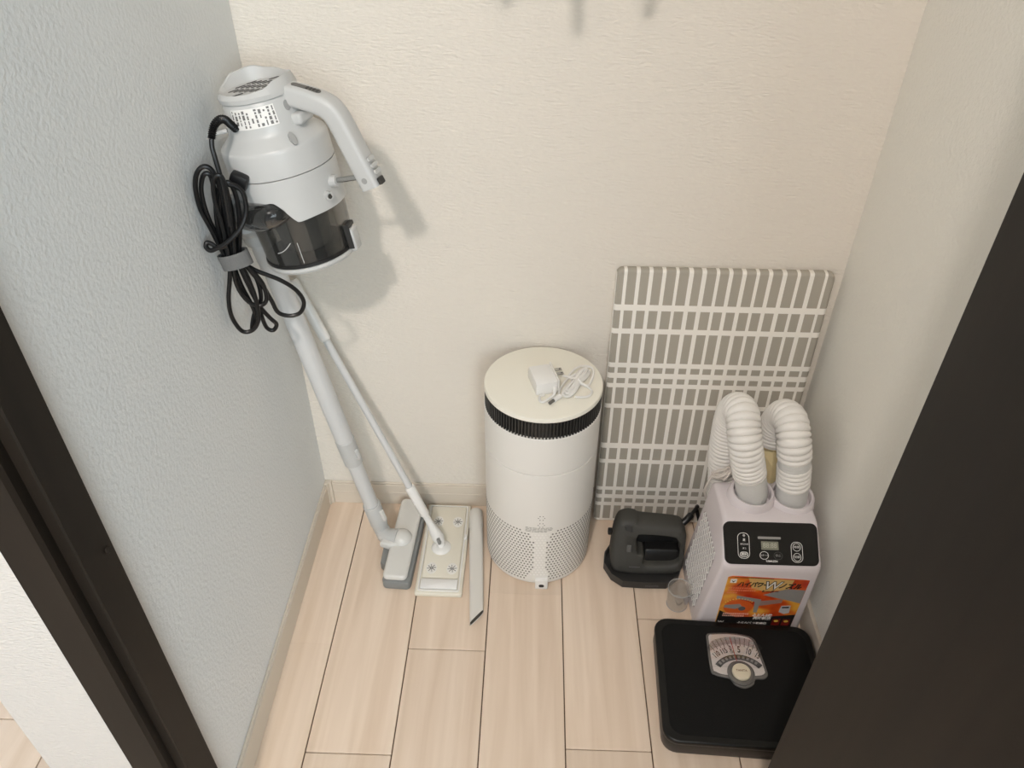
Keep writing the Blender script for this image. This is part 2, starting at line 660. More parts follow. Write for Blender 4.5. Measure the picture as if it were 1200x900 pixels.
baseboard('baseboard_back', [B(0.016, W - 0.007, -0.007, 0, 0, BH - 0.005, bev=0.001, seg=1),
                             B(0.016, W - 0.007, -0.005, 0, BH - 0.0045, BH, bev=0.0015, seg=1),
                             B(0.016, W - 0.007, -0.0082, -0.0065, 0.036, 0.0385, bev=0.0006, seg=1)], 'pale wooden baseboard along the back wall')
baseboard('baseboard_left', [B(0, 0.007, -0.713, -0.016, 0, BH - 0.005, bev=0.001, seg=1),
                             B(0, 0.005, -0.713, -0.016, BH - 0.0045, BH, bev=0.0015, seg=1)], 'pale wooden baseboard along the left wall')
cb = bmesh.new()
prism(cb, [(0.0003, -0.0003), (0.0003, -0.0157), (0.0083, -0.0157), (0.0105, -0.0095), (0.0157, -0.0083), (0.0157, -0.0003)], 0, BH + 0.001, bev=0.0008, seg=1)
o = struct('trim_1', cb, 'base', label='small plastic corner piece joining the two baseboards')
rb = bmesh.new()
prism(rb, [(W - 0.0075, -0.0075), (WX(-0.70) - 0.007, -0.70), (WX(-0.70), -0.70), (W, -0.0075)], 0, BH, bev=0.001, seg=1)
struct('baseboard_right', rb, 'base', label='pale baseboard along the right wall')

# door frame (dark wood): left jamb with stop and casing, right jamb, head
fr = struct('door_1', PR([(0.0005, -0.714), (0.02, -0.714), (0.02, -0.7625), (0.018, -0.764), (0.006, -0.764), (0.006, -0.776), (0.003, -0.781),
                          (-0.037, -0.781), (-0.037, -0.7725), (0.0005, -0.7725)], 0.0, 2.06), 'door',
            label='dark brown wooden door frame with a raised stop')
obj('jamb', PR([(0.8545, -0.700), (0.832, -0.700), (0.832, -0.764), (0.846, -0.764), (0.846, -0.776), (0.849, -0.781), (0.89, -0.781), (0.89, -0.7725), (0.8545, -0.7725)],
               0.0, 2.06), 'door', fr, smooth=False)
obj('head_jamb', B(-0.037, 0.89, -0.781, -0.700, 2.0605, 2.0795), 'door', fr, smooth=False)
stud = bmesh.new()
lathe(stud, [(0.0045, 0), (0.0045, 0.002), (0.003, 0.0032)], frame((0.02, -0.7245, 0.690), (0, 1, 0), (1, 0, 0)), seg=16)
obj('bumper_stud', stud, 'door', fr, label='small round dark bumper on the jamb')

# open door leaf on the right, swung towards the camera
dr = thing('door_2', 'dark brown wood-grain door leaf standing open on the right', 'door', (0.8065, -0.737, 0.01))
del dr['category']
dr['kind'] = 'structure'
leaf = B(0.787, 0.822, -1.44, -0.737, 0.012, 2.03, bev=0.0015, seg=2)
obj('leaf', leaf, 'door', dr)
hd = bmesh.new()
tube(hd, [(0.787, -1.38, 0.98), (0.752, -1.38, 0.98)], 0.009, 12)
tube(hd, smoothpath([(0.752, -1.388, 0.98), (0.750, -1.34, 0.98), (0.752, -1.27, 0.98)], 5), 0.009, 12)
obj('lever_handle', hd, 'metal', dr)
for z in (0.25, 1.0, 1.8):
    h = bmesh.new()
    tube(h, [(0.826, -0.7415, z), (0.826, -0.7415, z + 0.09)], 0.0038, 10)
    obj('hinge', h, 'metal', dr)

# unseen rail and straps, added above the picture to cast shadows: only their shadows reach the wall
rail = T([(0.0, -0.30, 1.62), (1.015, -0.30, 1.62)], 0.0125, 16)
recenter(tag(obj('added_rail', rail, 'metal'), 'unseen metal rail added above the picture to carry the shadow straps', 'rail'))
for i, (x, zb, lean, lab) in enumerate(((0.365, 1.245, 0.0, 'leftmost unseen strap added to cast a shadow on the back wall'),
                                        (0.455, 1.215, -0.01, 'middle unseen strap added to cast a shadow on the back wall'),
                                        (0.548, 1.235, 0.02, 'rightmost unseen strap added to cast a shadow on the back wall'))):
    sbm = bmesh.new()
    w0, w1 = 0.014, 0.006
    pts = [(x - w1 - 0.2 * lean, zb), (x + w1 - 0.2 * lean, zb), (x + w0 + lean, 1.42), (x + w0 + lean, 1.634), (x - w0 + lean, 1.634), (x - w0 + lean, 1.42)]
    prism(sbm, pts, 0, 0.004, frame((0, -0.286 - 0.0, 0), (1, 0, 0), (0, -1, 0)) @ Matrix.Diagonal((1, 1, 1, 1)))
    so = obj('shadow_strap', sbm, 'fabric', smooth=False)
    if i == 1:
        pass
    recenter(so)
    tag(so, lab, 'strap', 'unseen straps added for the shadows on the back wall')

# ------------------------------------------------------------------ ironing board
bx = 0.806
brd = thing('ironing_board', 'flat ironing board with grey and white checked cover leaning on the wall', 'ironing board', (bx, -0.036, 0.0))
ang = math.atan2(0.025, 0.635)
bm = bmesh.new()
hb = 0.636
prism(bm, rrect(0.6115 - bx, 1.0015 - bx, 0.002, hb, 0.012, 5), 0, 0.019, frame((0, 0, 0), (1, 0, 0), (0, -1, 0)), bev=0.006, seg=3)
me = bpy.data.meshes.new('cover')
finish(bm, 0.7)
bm.to_mesh(me)
bm.free()
me.materials.append(board_mat(bx))
cov = bpy.data.objects.new('cover', me)
COL.objects.link(cov)
cov.parent = brd
cov.location = (0, 0.010, 0.0)
cov.rotation_euler = (-ang, 0, 0)
bm = bmesh.new()
prism(bm, rrect(0.614 - bx, 0.999 - bx, 0.006, hb - 0.004, 0.012, 5), -0.003, 0.004, frame((0, 0, 0), (1, 0, 0), (0, -1, 0)))
me = bpy.data.meshes.new('backing_board')
finish(bm, 0.7)
bm.to_mesh(me)
bm.free()
me.materials.append(M['warmw'])
bk = bpy.data.objects.new('backing_board', me)
COL.objects.link(bk)
bk.parent = brd
bk.location = (0, 0.010, 0.0)
bk.rotation_euler = (-ang, 0, 0)

# ------------------------------------------------------------------ air purifier
pc = Vector((0.4852, -0.1175, 0))
R0 = 0.1095
pur = thing('air_purifier', 'tall white cylindrical air purifier with black ribbed ring under its lid', 'air purifier', pc)
MP = Matrix.Translation(pc)
bm = bmesh.new()
lathe(bm, [(R0 - 0.014, 0.0), (R0 - 0.006, 0.003), (R0 - 0.0015, 0.009), (R0, 0.017), (R0, 0.3183), (R0 - 0.0008, 0.3190), (R0 - 0.005, 0.3192)], MP, 96)
body = obj('lower_body', bm, 'matt', pur)
bm = bmesh.new()
lathe(bm, [(R0 - 0.005, 0.3193), (R0 - 0.005, 0.3207), (R0 - 0.0008, 0.3208), (R0, 0.3215), (R0, 0.4085), (R0 - 0.001, 0.4095)], MP, 96)
obj('upper_body', bm, 'matt', pur)
bm = bmesh.new()
lathe(bm, [(R0 - 0.006, 0.4096), (R0 - 0.006, 0.4480)], MP, 96)
ring = obj('grille_ring', bm, 'black', pur)
bm = bmesh.new()
for i in range(108):
    a = 2 * PI * i / 108
    box(bm, R0 - 0.007, R0 - 0.0012, -0.0013, 0.0013, 0.4097, 0.4479, mx=MP @ Matrix.Rotation(a, 4, 'Z'))
obj('grille_ribs', bm, mat('rib_dark', S(46, 45, 43), 0.4), ring, smooth=False, kind='stuff')
bm = bmesh.new()
lathe(bm, [(R0 - 0.002, 0.4481), (R0, 0.4488), (R0, 0.4535), (R0 - 0.0015, 0.4562), (R0 - 0.004, 0.457), (0.0001, 0.457)], MP, 96)
obj('lid', bm, 'lidw', pur)
# perforations (real holes are about three pixels wide)
dark, pale = bmesh.new(), bmesh.new()
nrow, dz = 20, 0.0076
for r in range(nrow):
    z = 0.022 + r * dz
    n = 100
    for i in range(n):
        a = 2 * PI * (i + 0.5 * (r % 2)) / n
        d = math.degrees(a) - 270            # offset from the front
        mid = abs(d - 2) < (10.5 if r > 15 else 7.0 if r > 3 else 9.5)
        if r == nrow - 1 and abs(d) < 18:
            continue
        if r < 2 and abs(d) < 12:
            continue
        mm = MP @ Matrix.Rotation(a, 4, 'Z') @ frame((R0 - 0.0012, 0, z), (0, 1, 0), (1, 0, 0))
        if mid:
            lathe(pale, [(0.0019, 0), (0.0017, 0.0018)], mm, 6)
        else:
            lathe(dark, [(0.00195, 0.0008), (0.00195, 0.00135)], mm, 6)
for zz in (0.187, 0.207):
    for dx, dzz in ((0, 0), (0.006, 0), (-0.006, 0), (0.003, 0.005), (-0.003, 0.005), (0.003, -0.005), (-0.003, -0.005)):
        a = math.radians(270) + (dx + 0.004) / R0
        mm = MP @ Matrix.Rotation(a, 4, 'Z') @ frame((R0 - 0.0012, 0, zz + dzz), (0, 1, 0), (1, 0, 0))
        if dx or dzz:
            lathe(dark, [(0.0011, 0.0008), (0.0011, 0.00135)], mm, 6)
obj('perforation_holes', dark, mat('hole_dark', S(96, 90, 82), 0.8), body, smooth=False, kind='stuff')
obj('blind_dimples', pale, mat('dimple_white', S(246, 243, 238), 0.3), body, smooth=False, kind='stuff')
# rating label: rows of very small grey print
bm = bmesh.new()
for row in range(4):
    z = 0.1775 - row * 0.0036 + 0.001
    x = -0.027
    while x < (0.022 if row < 3 else 0.016):
        w_ = random.uniform(0.004, 0.011)
        a = math.radians(270) + (x + w_ / 2) / R0
        mm = MP @ Matrix.Rotation(a, 4, 'Z') @ frame((R0 - 0.0006, 0, z), (0, 1, 0), (1, 0, 0))
        box(bm, -w_ / 2, w_ / 2, -0.0008, 0.0008, 0, 0.0009, mx=mm)
        x += w_ + 0.0015
obj('rating_print', bm, mat('print_light', S(168, 165, 158), 0.6), body, smooth=False, kind='stuff')
# power inlet block at the front foot
bm = B(pc.x - 0.004, pc.x + 0.022, pc.y - R0 - 0.008, pc.y - R0 + 0.02, 0.0, 0.027, bev=0.002)
pt = obj('power_inlet', bm, 'white', pur)
bm = bmesh.new()
prism(bm, rrect(pc.x + 0.0035, pc.x + 0.0145, 0.007, 0.0155, 0.004), 0, 0.0012, frame((0, pc.y - R0 - 0.0072, 0), (1, 0, 0), (0, -1, 0)))
obj('socket', bm, 'black', pt)

# ------------------------------------------------------------------ charger with cable, on the purifier
zt = 0.457
ch = thing('power_adapter', 'white plug-in power adapter with coiled cable on the air purifier lid', 'charger', (0.487, -0.128, zt))
mc = Matrix.Translation((0.4845, -0.128, zt)) @ Matrix.Rotation(math.radians(16), 4, 'Z')
bm = bmesh.new()
prism(bm, [(-0.030, 0.0015), (-0.028, 0.0), (0.026, 0.0), (0.0285, 0.003), (0.029, 0.016), (0.024, 0.026), (0.004, 0.0275), (-0.024, 0.0275), (-0.029, 0.024)],
      -0.0215, 0.019, mc @ frame((0, 0, 0), (0, 1, 0), (1, 0, 0)), bev=0.0025, seg=2)
obj('housing', bm, 'white', ch)
bm = B(0.0191, 0.0222, -0.029, 0.029, 0.001, 0.0275, bev=0.001, seg=1, mx=mc)
obj('plug_face', bm, 'matt', ch)
for yy in (0.004, 0.0165):
    bm = B(0.022, 0.039, yy - 0.003, yy + 0.003, 0.0155, 0.0172, mx=mc @ Matrix.Translation((0, 0, 0.0)))
    pg = obj('prong', bm, 'metal', ch)
    hb_ = bmesh.new()
    lathe(hb_, [(0.0014, 0), (0.0014, 0.0003)], mc @ Matrix.Translation((0.0355, yy, 0.0171)), 12)
    obj('prong_hole', hb_, 'ink', pg)
cz = zt + 0.0035
bm = bmesh.new()
ends = mc @ Vector((0.012, -0.028, 0.012))
tube(bm, smoothpath([ends, mc @ Vector((0.011, -0.036, 0.010)), mc @ Vector((0.007, -0.043, 0.006))], 5), [0.0042 - 0.0014 * i / 10 for i in range(11)], 10)
sr = obj('strain_relief', bm, 'white', ch)
bm = bmesh.new()
cab = [mc @ Vector((0.007, -0.043, 0.006)), Vector((0.4855, -0.1825, cz)), Vector((0.479, -0.180, cz)), Vector((0.4785, -0.168, cz)), Vector((0.486, -0.163, cz))]
tube(bm, smoothpath(cab, 6), 0.0023, 8)
# coil: several figure-eight turns tied in the middle, lower left to upper right
c0 = Vector((0.5445, -0.127, cz + 0.002))
ax = Vector((0.032, 0.060, 0)).normalized()
ay = Vector((-ax.y, ax.x, 0))
coil = []
for t_ in range(5):
    for k in range(24):
        a = 2 * PI * k / 24
        ln = 0.046 - 0.003 * ((t_ * 2) % 5)
        wd_ = 0.0155 - 0.0028 * t_
        coil.append(c0 + ax * (ln * math.cos(a)) + ay * (wd_ * math.sin(a) * (0.45 + 0.55 * abs(math.cos(a)))) + Vector((0, 0, 0.0022 * t_ * 0.8 + 0.001 * math.sin(3 * a))))
tube(bm, coil, 0.0024, 7)
big = [c0 + Vector((-0.004, 0.012, 0.004)), Vector((0.531, -0.108, cz)), Vector((0.545, -0.083, cz)), Vector((0.562, -0.074, cz)), Vector((0.576, -0.081, cz)), Vector((0.576, -0.105, cz)), Vector((0.566, -0.133, cz)), c0 + Vector((0.006, -0.004, 0.004))]
tube(bm, smoothpath(big, 7), 0.0022, 8)
lil = [c0 + Vector((0.008, -0.006, 0.002)), Vector((0.566, -0.138, cz)), Vector((0.572, -0.150, cz)), Vector((0.566, -0.163, cz)), Vector((0.553, -0.167, cz)), Vector((0.541, -0.166, cz))]
tube(bm, smoothpath(lil, 7), 0.0022, 8)
ld_ = [Vector((0.514, -0.1675, cz)), Vector((0.5135, -0.150, cz)), Vector((0.521, -0.130, cz)), Vector((0.531, -0.112, cz)), c0 + Vector((0.0, 0.02, 0.004))]
tube(bm, smoothpath(ld_, 7), 0.0022, 8)
sh = [Vector((0.520, -0.105, cz)), Vector((0.529, -0.108, cz)), Vector((0.537, -0.117, cz + 0.002))]
tube(bm, smoothpath(sh, 7), 0.0024, 8)
obj('cable', bm, 'white', ch)
bm = bmesh.new()
tie = [c0 + ay * (0.010 * math.cos(a)) + Vector((0, 0, 0.003 + 0.006 * math.sin(a))) for a in [2 * PI * k / 16 for k in range(17)]]
tube(bm, tie, 0.0014, 6)
obj('cable_tie', bm, 'white', ch)
bm = bmesh.new()
tube(bm, [(0.5145, -0.1665, cz + 0.0015), (0.503, -0.1795, cz + 0.0015)], 0.0048, 12)
dcp = obj('barrel_plug', bm, 'white2', ch)
bm = bmesh.new()
tube(bm, [(0.503, -0.1795, cz + 0.0015), (0.4955, -0.188, cz + 0.0015)], 0.0031, 12)
obj('barrel_tip', bm, 'chrome', dcp)

# ------------------------------------------------------------------ stick vacuum
A0 = Vector((0.120, -0.185, 0.753))
wv = Vector((-0.16679, 0.03879, 0.98523))
uv = Vector((0.94540, -0.27745, 0.17097))
MV = frame(A0, uv, wv)          # local x = towards handle, y = towards wall, z = up the body
vac = thing('stick_vacuum', 'white corded stick vacuum with grey clear dust cup leaning in the corner', 'vacuum cleaner', (0.20, -0.135, 0.0))
LV = lambda x, y, z: MV @ Vector((x, y, z))


def cyl(th, r, z):
    """point on the body: th degrees from the handle side towards the camera"""
    a = math.radians(th)
    return LV(r * math.cos(a), -r * math.sin(a), z)


bm = bmesh.new()
lathe(bm, [(0.0755, 0.1400), (0.0760, 0.1405), (0.0757, 0.172), (0.0750, 0.1765), (0.0730, 0.1795), (0.0600, 0.1905), (0.0565, 0.1970), (0.0558, 0.203), (0.0515, 0.236), (0.0500, 0.238)], MV, 64)
hs = obj('motor_housing', bm, 'vac', vac)
# lower housing: bottom edge dips to a point at the front and rises over the inlet
bm = bmesh.new()
top_, low_, in_ = [], [], []
N = 96
for i in range(N):
    th = 360.0 * i / N
    if 55 <= th <= 78:
        t_ = (th - 55) / 23
        zb = 0.076 + 0.034 * (t_ * t_ * (3 - 2 * t_)) ** 0.8
    elif 78 < th < 185:
        zb = 0.110 - 0.004 * math.sin((th - 78) / 107 * PI)
    elif 185 <= th <= 200:
        zb = 0.110 - 0.032 * (th - 185) / 15
    else:
        zb = 0.078 - 0.002 * max(0, 1 - abs(th - 55) / 20)
    top_.append(bm.verts.new(cyl(th, 0.0760, 0.1390)))
    low_.append(bm.verts.new(cyl(th, 0.0755, zb)))
    in_.append(bm.verts.new(cyl(th, 0.0725, zb)))
for i in range(N):
    j = (i + 1) % N
    bm.faces.new((top_[i], top_[j], low_[j], low_[i]))
    bm.faces.new((low_[i], low_[j], in_[j], in_[i]))
bm.faces.new(top_)
obj('lower_housing', bm, 'vac', vac)
# dust cup
bm = bmesh.new()
lathe(bm, [(0.0715, 0.128), (0.0705, 0.07), (0.0675, 0.006)], MV, 64, cap=False)
lathe(bm, [(0.0655, 0.006), (0.0685, 0.07), (0.0695, 0.128)], MV, 64, cap=False)
cup = obj('dust_cup', bm, 'smoke', vac)
bm = bmesh.new()
lathe(bm, [(0.03, 0.012), (0.037, 0.02), (0.042, 0.06), (0.05, 0.10), (0.05, 0.128)], MV, 32)
obj('cyclone_filter', bm, mat('filter_mid_grey', S(112, 110, 106), 0.6), cup)
bm = bmesh.new()
tube(bm, [cyl(66, 0.0690, 0.012), cyl(66, 0.0705, 0.045)], 0.0006, 6)
arc = [cyl(74 + 3.0 * k, 0.0700, 0.034 + 0.0007 * (7 - k) * (7 - k) * 0.35 - 0.0004 * k) for k in range(8)]
tube(bm, arc, 0.0007, 6)
obj('max_line', bm, 'vac', cup)
bm = bmesh.new()
lathe(bm, [(0.0640, 0.004), (0.0690, 0.0042), (0.0690, 0.0085), (0.0655, 0.010)], MV, 64)
obj('gasket', bm, 'black', cup)
bm = bmesh.new()
lathe(bm, [(0.060, -0.006), (0.068, -0.005), (0.0705, -0.001), (0.0702, 0.0035), (0.066, 0.0038)], MV, 64)
obj('cup_lid', bm, 'vac', cup)
bm = bmesh.new()
ml = MV @ Matrix.Rotation(math.radians(8), 4, 'Z')
box(bm, 0.069, 0.080, -0.011, 0.011, -0.002, 0.034, bev=0.004, seg=3, mx=ml)
lt = obj('latch', bm, 'vac', cup)
bm = bmesh.new()
box(bm, 0.068, 0.077, -0.0135, -0.0112, 0.004, 0.042, bev=0.001, seg=1, mx=ml)
box(bm, 0.068, 0.076, -0.011, 0.011, 0.0345, 0.041, bev=0.001, seg=1, mx=ml)
obj('latch_frame', bm, 'dgrey2', lt)
# inlet: white elbow from the tube into the cup, smoked window in front of it
bm = bmesh.new()
epts = smoothpath([LV(-0.098, 0.008, 0.012), LV(-0.097, 0.002, 0.045), cyl(156, 0.088, 0.078), cyl(138, 0.084, 0.088), cyl(127, 0.078, 0.0895)], 6)
tube(bm, epts, [0.0205 + 0.0075 * min(1, i / 9) for i in range(len(epts))], 24)
inl = obj('inlet_elbow', bm, 'vac', vac)
bm = bmesh.new()
wpts = smoothpath([cyl(130, 0.0775, 0.0895), cyl(118, 0.0755, 0.0900), cyl(100, 0.0730, 0.0905), cyl(82, 0.0690, 0.0915), cyl(64, 0.062, 0.0925)], 6)
nw = len(wpts)
tube(bm, wpts, [0.0215 * (1.0 if i < 12 else 1 - 0.55 * ((i - 12) / (nw - 13)) ** 2) for i in range(nw)], 24)
win = obj('inlet_window', bm, 'smoke2', inl)
bm = bmesh.new()
tube(bm, [cyl(116, 0.078, 0.088), cyl(90, 0.072, 0.090)], [0.010, 0.014], 16)
obj('inlet_flap', bm, 'dgrey', win)
# crown rim and exhaust grille
CH = [(0, .2600), (25, .2575), (45, .2510), (70, .2488), (105, .2490), (128, .2505), (150, .2500), (172, .2540), (200, .2635), (232, .2655), (262, .2590), (295, .2545), (330, .2570), (360, .2600)]


def crown_h(th):
    for (a, ha), (b, hb2) in zip(CH, CH[1:]):
        if a <= th <= b:
            t_ = (th - a) / (b - a)
            t_ = t_ * t_ * (3 - 2 * t_)
            return ha + (hb2 - ha) * t_


bm = bmesh.new()
lo, mid_, hi, hin, lin = [], [], [], [], []
for i in range(72):
    th = 360.0 * i / 72
    h_ = crown_h(th)
    lo.append(bm.verts.new(cyl(th, 0.0535, 0.2385)))
    mid_.append(bm.verts.new(cyl(th, 0.0545, 0.2445)))
    hi.append(bm.verts.new(cyl(th, 0.0500, h_ + 0.001)))
    hin.append(bm.verts.new(cyl(th, 0.0475, h_)))
    lin.append(bm.verts.new(cyl(th, 0.0435, 0.2475)))
for a, b in ((lo, mid_), (mid_, hi), (hi, hin), (hin, lin)):
    for i in range(72):
        j = (i + 1) % 72
        bm.faces.new((a[i], a[j], b[j], b[i]))
bm.faces.new(lo)
bm.faces.new(lin)
crown = obj('exhaust_crown', bm, 'vac', vac)
bm = bmesh.new()
rot = MV @ Matrix.Rotation(math.radians(-8), 4, 'Z')
for cxi in range(-4, 5):
    for row in range(-2, 3):
        x = cxi * 0.0098 + 0.004 * (row % 2)
        y = row * 0.0185
        if x * x + y * y < 0.0372 ** 2:
            prism(bm, rrect(-0.0019, 0.0019, -0.0078, 0.0078, 0.0018, 2), 0.2476, 0.2481, rot @ Matrix.Translation((x, y, 0)) @ Matrix.Rotation(math.radians(-24), 4, 'Z'))
obj('grille_slots', bm, mat('slot_dark', S(74, 72, 70), 0.7), crown, smooth=False)
# handle loop arm
hp = [(0.028, 0.2385), (0.060, 0.2315), (0.090, 0.2205), (0.1055, 0.2105), (0.1140, 0.194), (0.1250, 0.152), (0.1385, 0.101)]
hpath = smoothpath([Vector((a, 0, b)) for a, b in hp], 6)
bm = bmesh.new()
rings = []
for i, p in enumerate(hpath):
    t_ = (hpath[min(i + 1, len(hpath) - 1)] - hpath[max(i - 1, 0)]).normalized()
    nn = Vector((-t_.z, 0, t_.x))
    s_ = i / (len(hpath) - 1)
    hw = 0.0150 - 0.001 * math.sin(s_ * PI)
    hd_ = 0.0150
    rr = rrect(-hw, hw, -hd_, hd_, 0.007, 3)
    rings.append([bm.verts.new(MV @ (p + nn * a + Vector((0, 1, 0)) * b)) for a, b in rr])
for a, b in zip(rings, rings[1:]):
    n_ = len(a)
    for i in range(n_):
        j = (i + 1) % n_
        bm.faces.new((a[i], a[j], b[j], b[i]))
bm.faces.new(rings[0])
bm.faces.new(rings[-1][::-1])
hn = obj('handle', bm, 'vac', vac)
# dark switch slot on the upper side, vents near the tip, grey discs for shaded screw holes
bm = bmesh.new()
prism(bm, rrect(-0.0215, 0.0215, -0.0048, 0.0048, 0.0046), 0, 0.0012, frame(LV(0.0775, -0.001, 0.2401), MV.to_3x3() @ Vector((0.945, 0, -0.325)), MV.to_3x3() @ Vector((0.325, 0, 0.945))))
slot = obj('switch_slot', bm, mat('slot_grey', S(96, 94, 90), 0.5), hn)
bm = bmesh.new()
for k in range(4):
    prism(bm, rrect(-0.0022, 0.0008, -0.004, 0.004, 0.001, 2), 0.0012, 0.0017, frame(LV(0.080 + 0.0048 * k, -0.001, 0.23925 - 0.00165 * k), MV.to_3x3() @ Vector((0.945, 0, -0.325)), MV.to_3x3() @ Vector((0.325, 0, 0.945))))
obj('slot_ribs', bm, 'black', slot, smooth=False)
bm = bmesh.new()
fm = MV @ frame((0.1465, 0, 0.128), (0.28, 0, -0.96), (0.96, 0, 0.28))
for k in range(3):
    prism(bm, rrect(-0.016 + 0.0095 * k, -0.0105 + 0.0095 * k, -0.010, 0.006, 0.002, 3), 0.0030, 0.0052, fm)
obj('thumb_ridges', bm, 'vac', hn)
bm = bmesh.new()
prism(bm, rrect(0.014, 0.024, -0.011, 0.002, 0.002, 3), 0.002, 0.0052, fm)
obj('tip_contact', bm, 'dgrey2', hn)
for nm, c, nrm_, rr_ in (('screw_recess_shade', LV(0.135, -0.0151, 0.114), MV.to_3x3() @ Vector((0, -1, 0)), 0.0043),):
    bm = bmesh.new()
    lathe(bm, [(rr_, -0.001), (rr_, 0.0004)], frame(c, uv, nrm_), 20)
    obj(nm, bm, 'recess', hn)
for th, r_, z_, rr_, st in ((33, 0.0715, 0.1868, 0.0062, 1.55), (18, 0.0534, 0.2245, 0.0058, 1.2)):
    a = math.radians(th)
    nrm_ = MV.to_3x3() @ Vector((math.cos(a), -math.sin(a), 0.75 if z_ < 0.2 else 0.15))
    bm = bmesh.new()
    lathe(bm, [(rr_, -0.002), (rr_, 0.0008), (rr_ - 0.001, 0.0008)], frame(cyl(th, r_, z_), MV.to_3x3() @ Vector((-math.sin(a), -math.cos(a), 0)), nrm_) @ Matrix.Diagonal((0.75, st, 1, 1)), 20)
    obj('screw_recess_shade', bm, 'recess', hs)
# strut between body and handle tip
bm = bmesh.new()
tube(bm, [LV(0.080, -0.004, 0.112), LV(0.128, -0.002, 0.116)], 0.0040, 14)
stt = obj('strut', bm, 'metal', vac)
bm = bmesh.new()
tube(bm, [LV(0.070, -0.005, 0.111), LV(0.085, -0.004, 0.1125)], 0.0085, 18)
obj('strut_boss', bm, 'vac', stt)
bm = bmesh.new()
tube(bm, [cyl(16, 0.074, 0.098), cyl(17, 0.083, 0.0975)], 0.0060, 16)
bs = obj('screw_boss', bm, 'vac', hs)
bm = bmesh.new()
tube(bm, [cyl(17, 0.0825, 0.0975), cyl(17, 0.0834, 0.0975)], 0.0038, 14)
obj('screw', bm, 'dgrey', bs)
# rating label on the neck
bm = bmesh.new()


def necr(z):
    return 0.0558 + (z - 0.203) / (0.236 - 0.203) * (0.0515 - 0.0558)


gv = []
for i in range(15):
    th = 38 + 68 * i / 14
    gv.append([bm.verts.new(cyl(th, necr(z) + 0.0006, z)) for z in (0.2065, 0.2325)])
for a, b in zip(gv, gv[1:]):
    bm.faces.new((a[0], b[0], b[1], a[1]))
lb = obj('rating_label', bm, 'inkwhite', hs)
bm = bmesh.new()
for k in range(11):
    th = 41 + 6.2 * k
    z = 0.2085
    while z < 0.229:
        ln = random.uniform(0.002, 0.007)
        dw = random.choice((0.9, 1.3, 1.3, 1.9))
        z1 = min(z + ln, 0.231)
        if random.random() < 0.8:
            vs = [bm.verts.new(cyl(t_, necr(z_) + 0.0009, z_)) for t_, z_ in ((th - dw, z), (th + dw, z), (th + dw, z1), (th - dw, z1))]
            bm.faces.new(vs)
        z = z1 + 0.0012
obj('label_print', bm, mat('print_mid', S(110, 108, 106), 0.6), lb, smooth=False, kind='stuff')
# raised bracket between neck and handle
bm = bmesh.new()
box(bm, 0.020, 0.066, -0.0175, 0.0175, 0.196, 0.2125, bev=0.005, seg=3, mx=MV)
obj('handle_bracket', bm, 'vac', hs)
# cord hook
bm = bmesh.new()
tube(bm, [cyl(160, 0.060, 0.197), cyl(160, 0.080, 0.1955), cyl(158, 0.096, 0.195)], [0.0035, 0.0028, 0.0024], 10)
obj('cord_hook', bm, 'vac', hs)

# wand: upper tube, coupling, lower tube, neck, floor head
p0 = Vector((0.1455, -0.121, 0.052))
p1 = Vector((0.027, -0.147, 0.765))
wd_ = p1 - p0
wl = lambda s: p0 + wd_ * s
bm = T([wl(0.33), wl(0.985)], 0.0178, 28)
ut = obj('upper_wand', bm, 'cool', vac)
bm = bmesh.new()
tube(bm, [wl(0.905), wl(0.91), wl(0.99), wl(1.0)], [0.0185, 0.0195, 0.0205, 0.0195], 28)
obj('wand_collar', bm, 'cool', ut)
mw = frame(wl(0.955), (1, -0.35, 0.2), wd_)
bm = B(0.008, 0.0235, -0.009, 0.009, -0.006, 0.012, bev=0.002, mx=mw)
obj('release_catch', bm, 'vac', ut)
bm = T([wl(0.05), wl(0.42)], 0.0150, 28)
obj('lower_wand', bm, 'cool', vac)
bm = bmesh.new()
tube(bm, [wl(0.275), wl(0.277), wl(0.363), wl(0.365)], [0.0175, 0.0188, 0.0190, 0.018], 28)
cpl = obj('wand_coupling', bm, 'vac', vac)
mw = frame(wl(0.315), (1, -0.45, 0.2), wd_)
bm = B(0.014, 0.0235, -0.0045, 0.0045, -0.014, 0.012, bev=0.0035, seg=3, mx=mw)
obj('release_button', bm, 'vac', cpl)
bm = bmesh.new()
tube(bm, [wl(0.012), wl(0.02), wl(0.098), wl(0.101)], [0.0175, 0.0185, 0.0185, 0.0172], 28)
nk = obj('neck_collar', bm, 'vac', vac)
mw = frame(wl(0.062), (1, -0.45, 0.2), wd_)
bm = B(0.015, 0.0245, -0.005, 0.005, -0.018, 0.013, bev=0.003, seg=3, mx=mw)
obj('release_button', bm, 'vac2', nk)
bm = bmesh.new()
tube(bm, smoothpath([wl(0.02), wl(-0.012), Vector((0.160, -0.133, 0.034)), Vector((0.185, -0.140, 0.034))], 6), [0.0165] * 8 + [0.0165 + 0.0006 * i for i in range(11)], 24)
obj('swivel_neck', bm, 'vac', vac)
mh = Matrix.Translation((0.2, -0.134, 0)) @ Matrix.Rotation(math.radians(-2.6), 4, 'Z')
bm = PR(rrect(-0.030, 0.029, -0.113, 0.113, 0.010, 5), 0.001, 0.024, mh, bev=0.003)
fh = obj('floor_head_base', bm, 'grey', vac)
bm = PR(rrect(-0.0285, 0.0225, -0.110, 0.111, 0.011, 5), 0.0235, 0.038, mh, bev=0.006, seg=4)
obj('floor_head_cover', bm, 'vac2', vac)
bm = bmesh.new()
bmesh.ops.create_uvsphere(bm, u_segments=32, v_segments=16, radius=1.0)
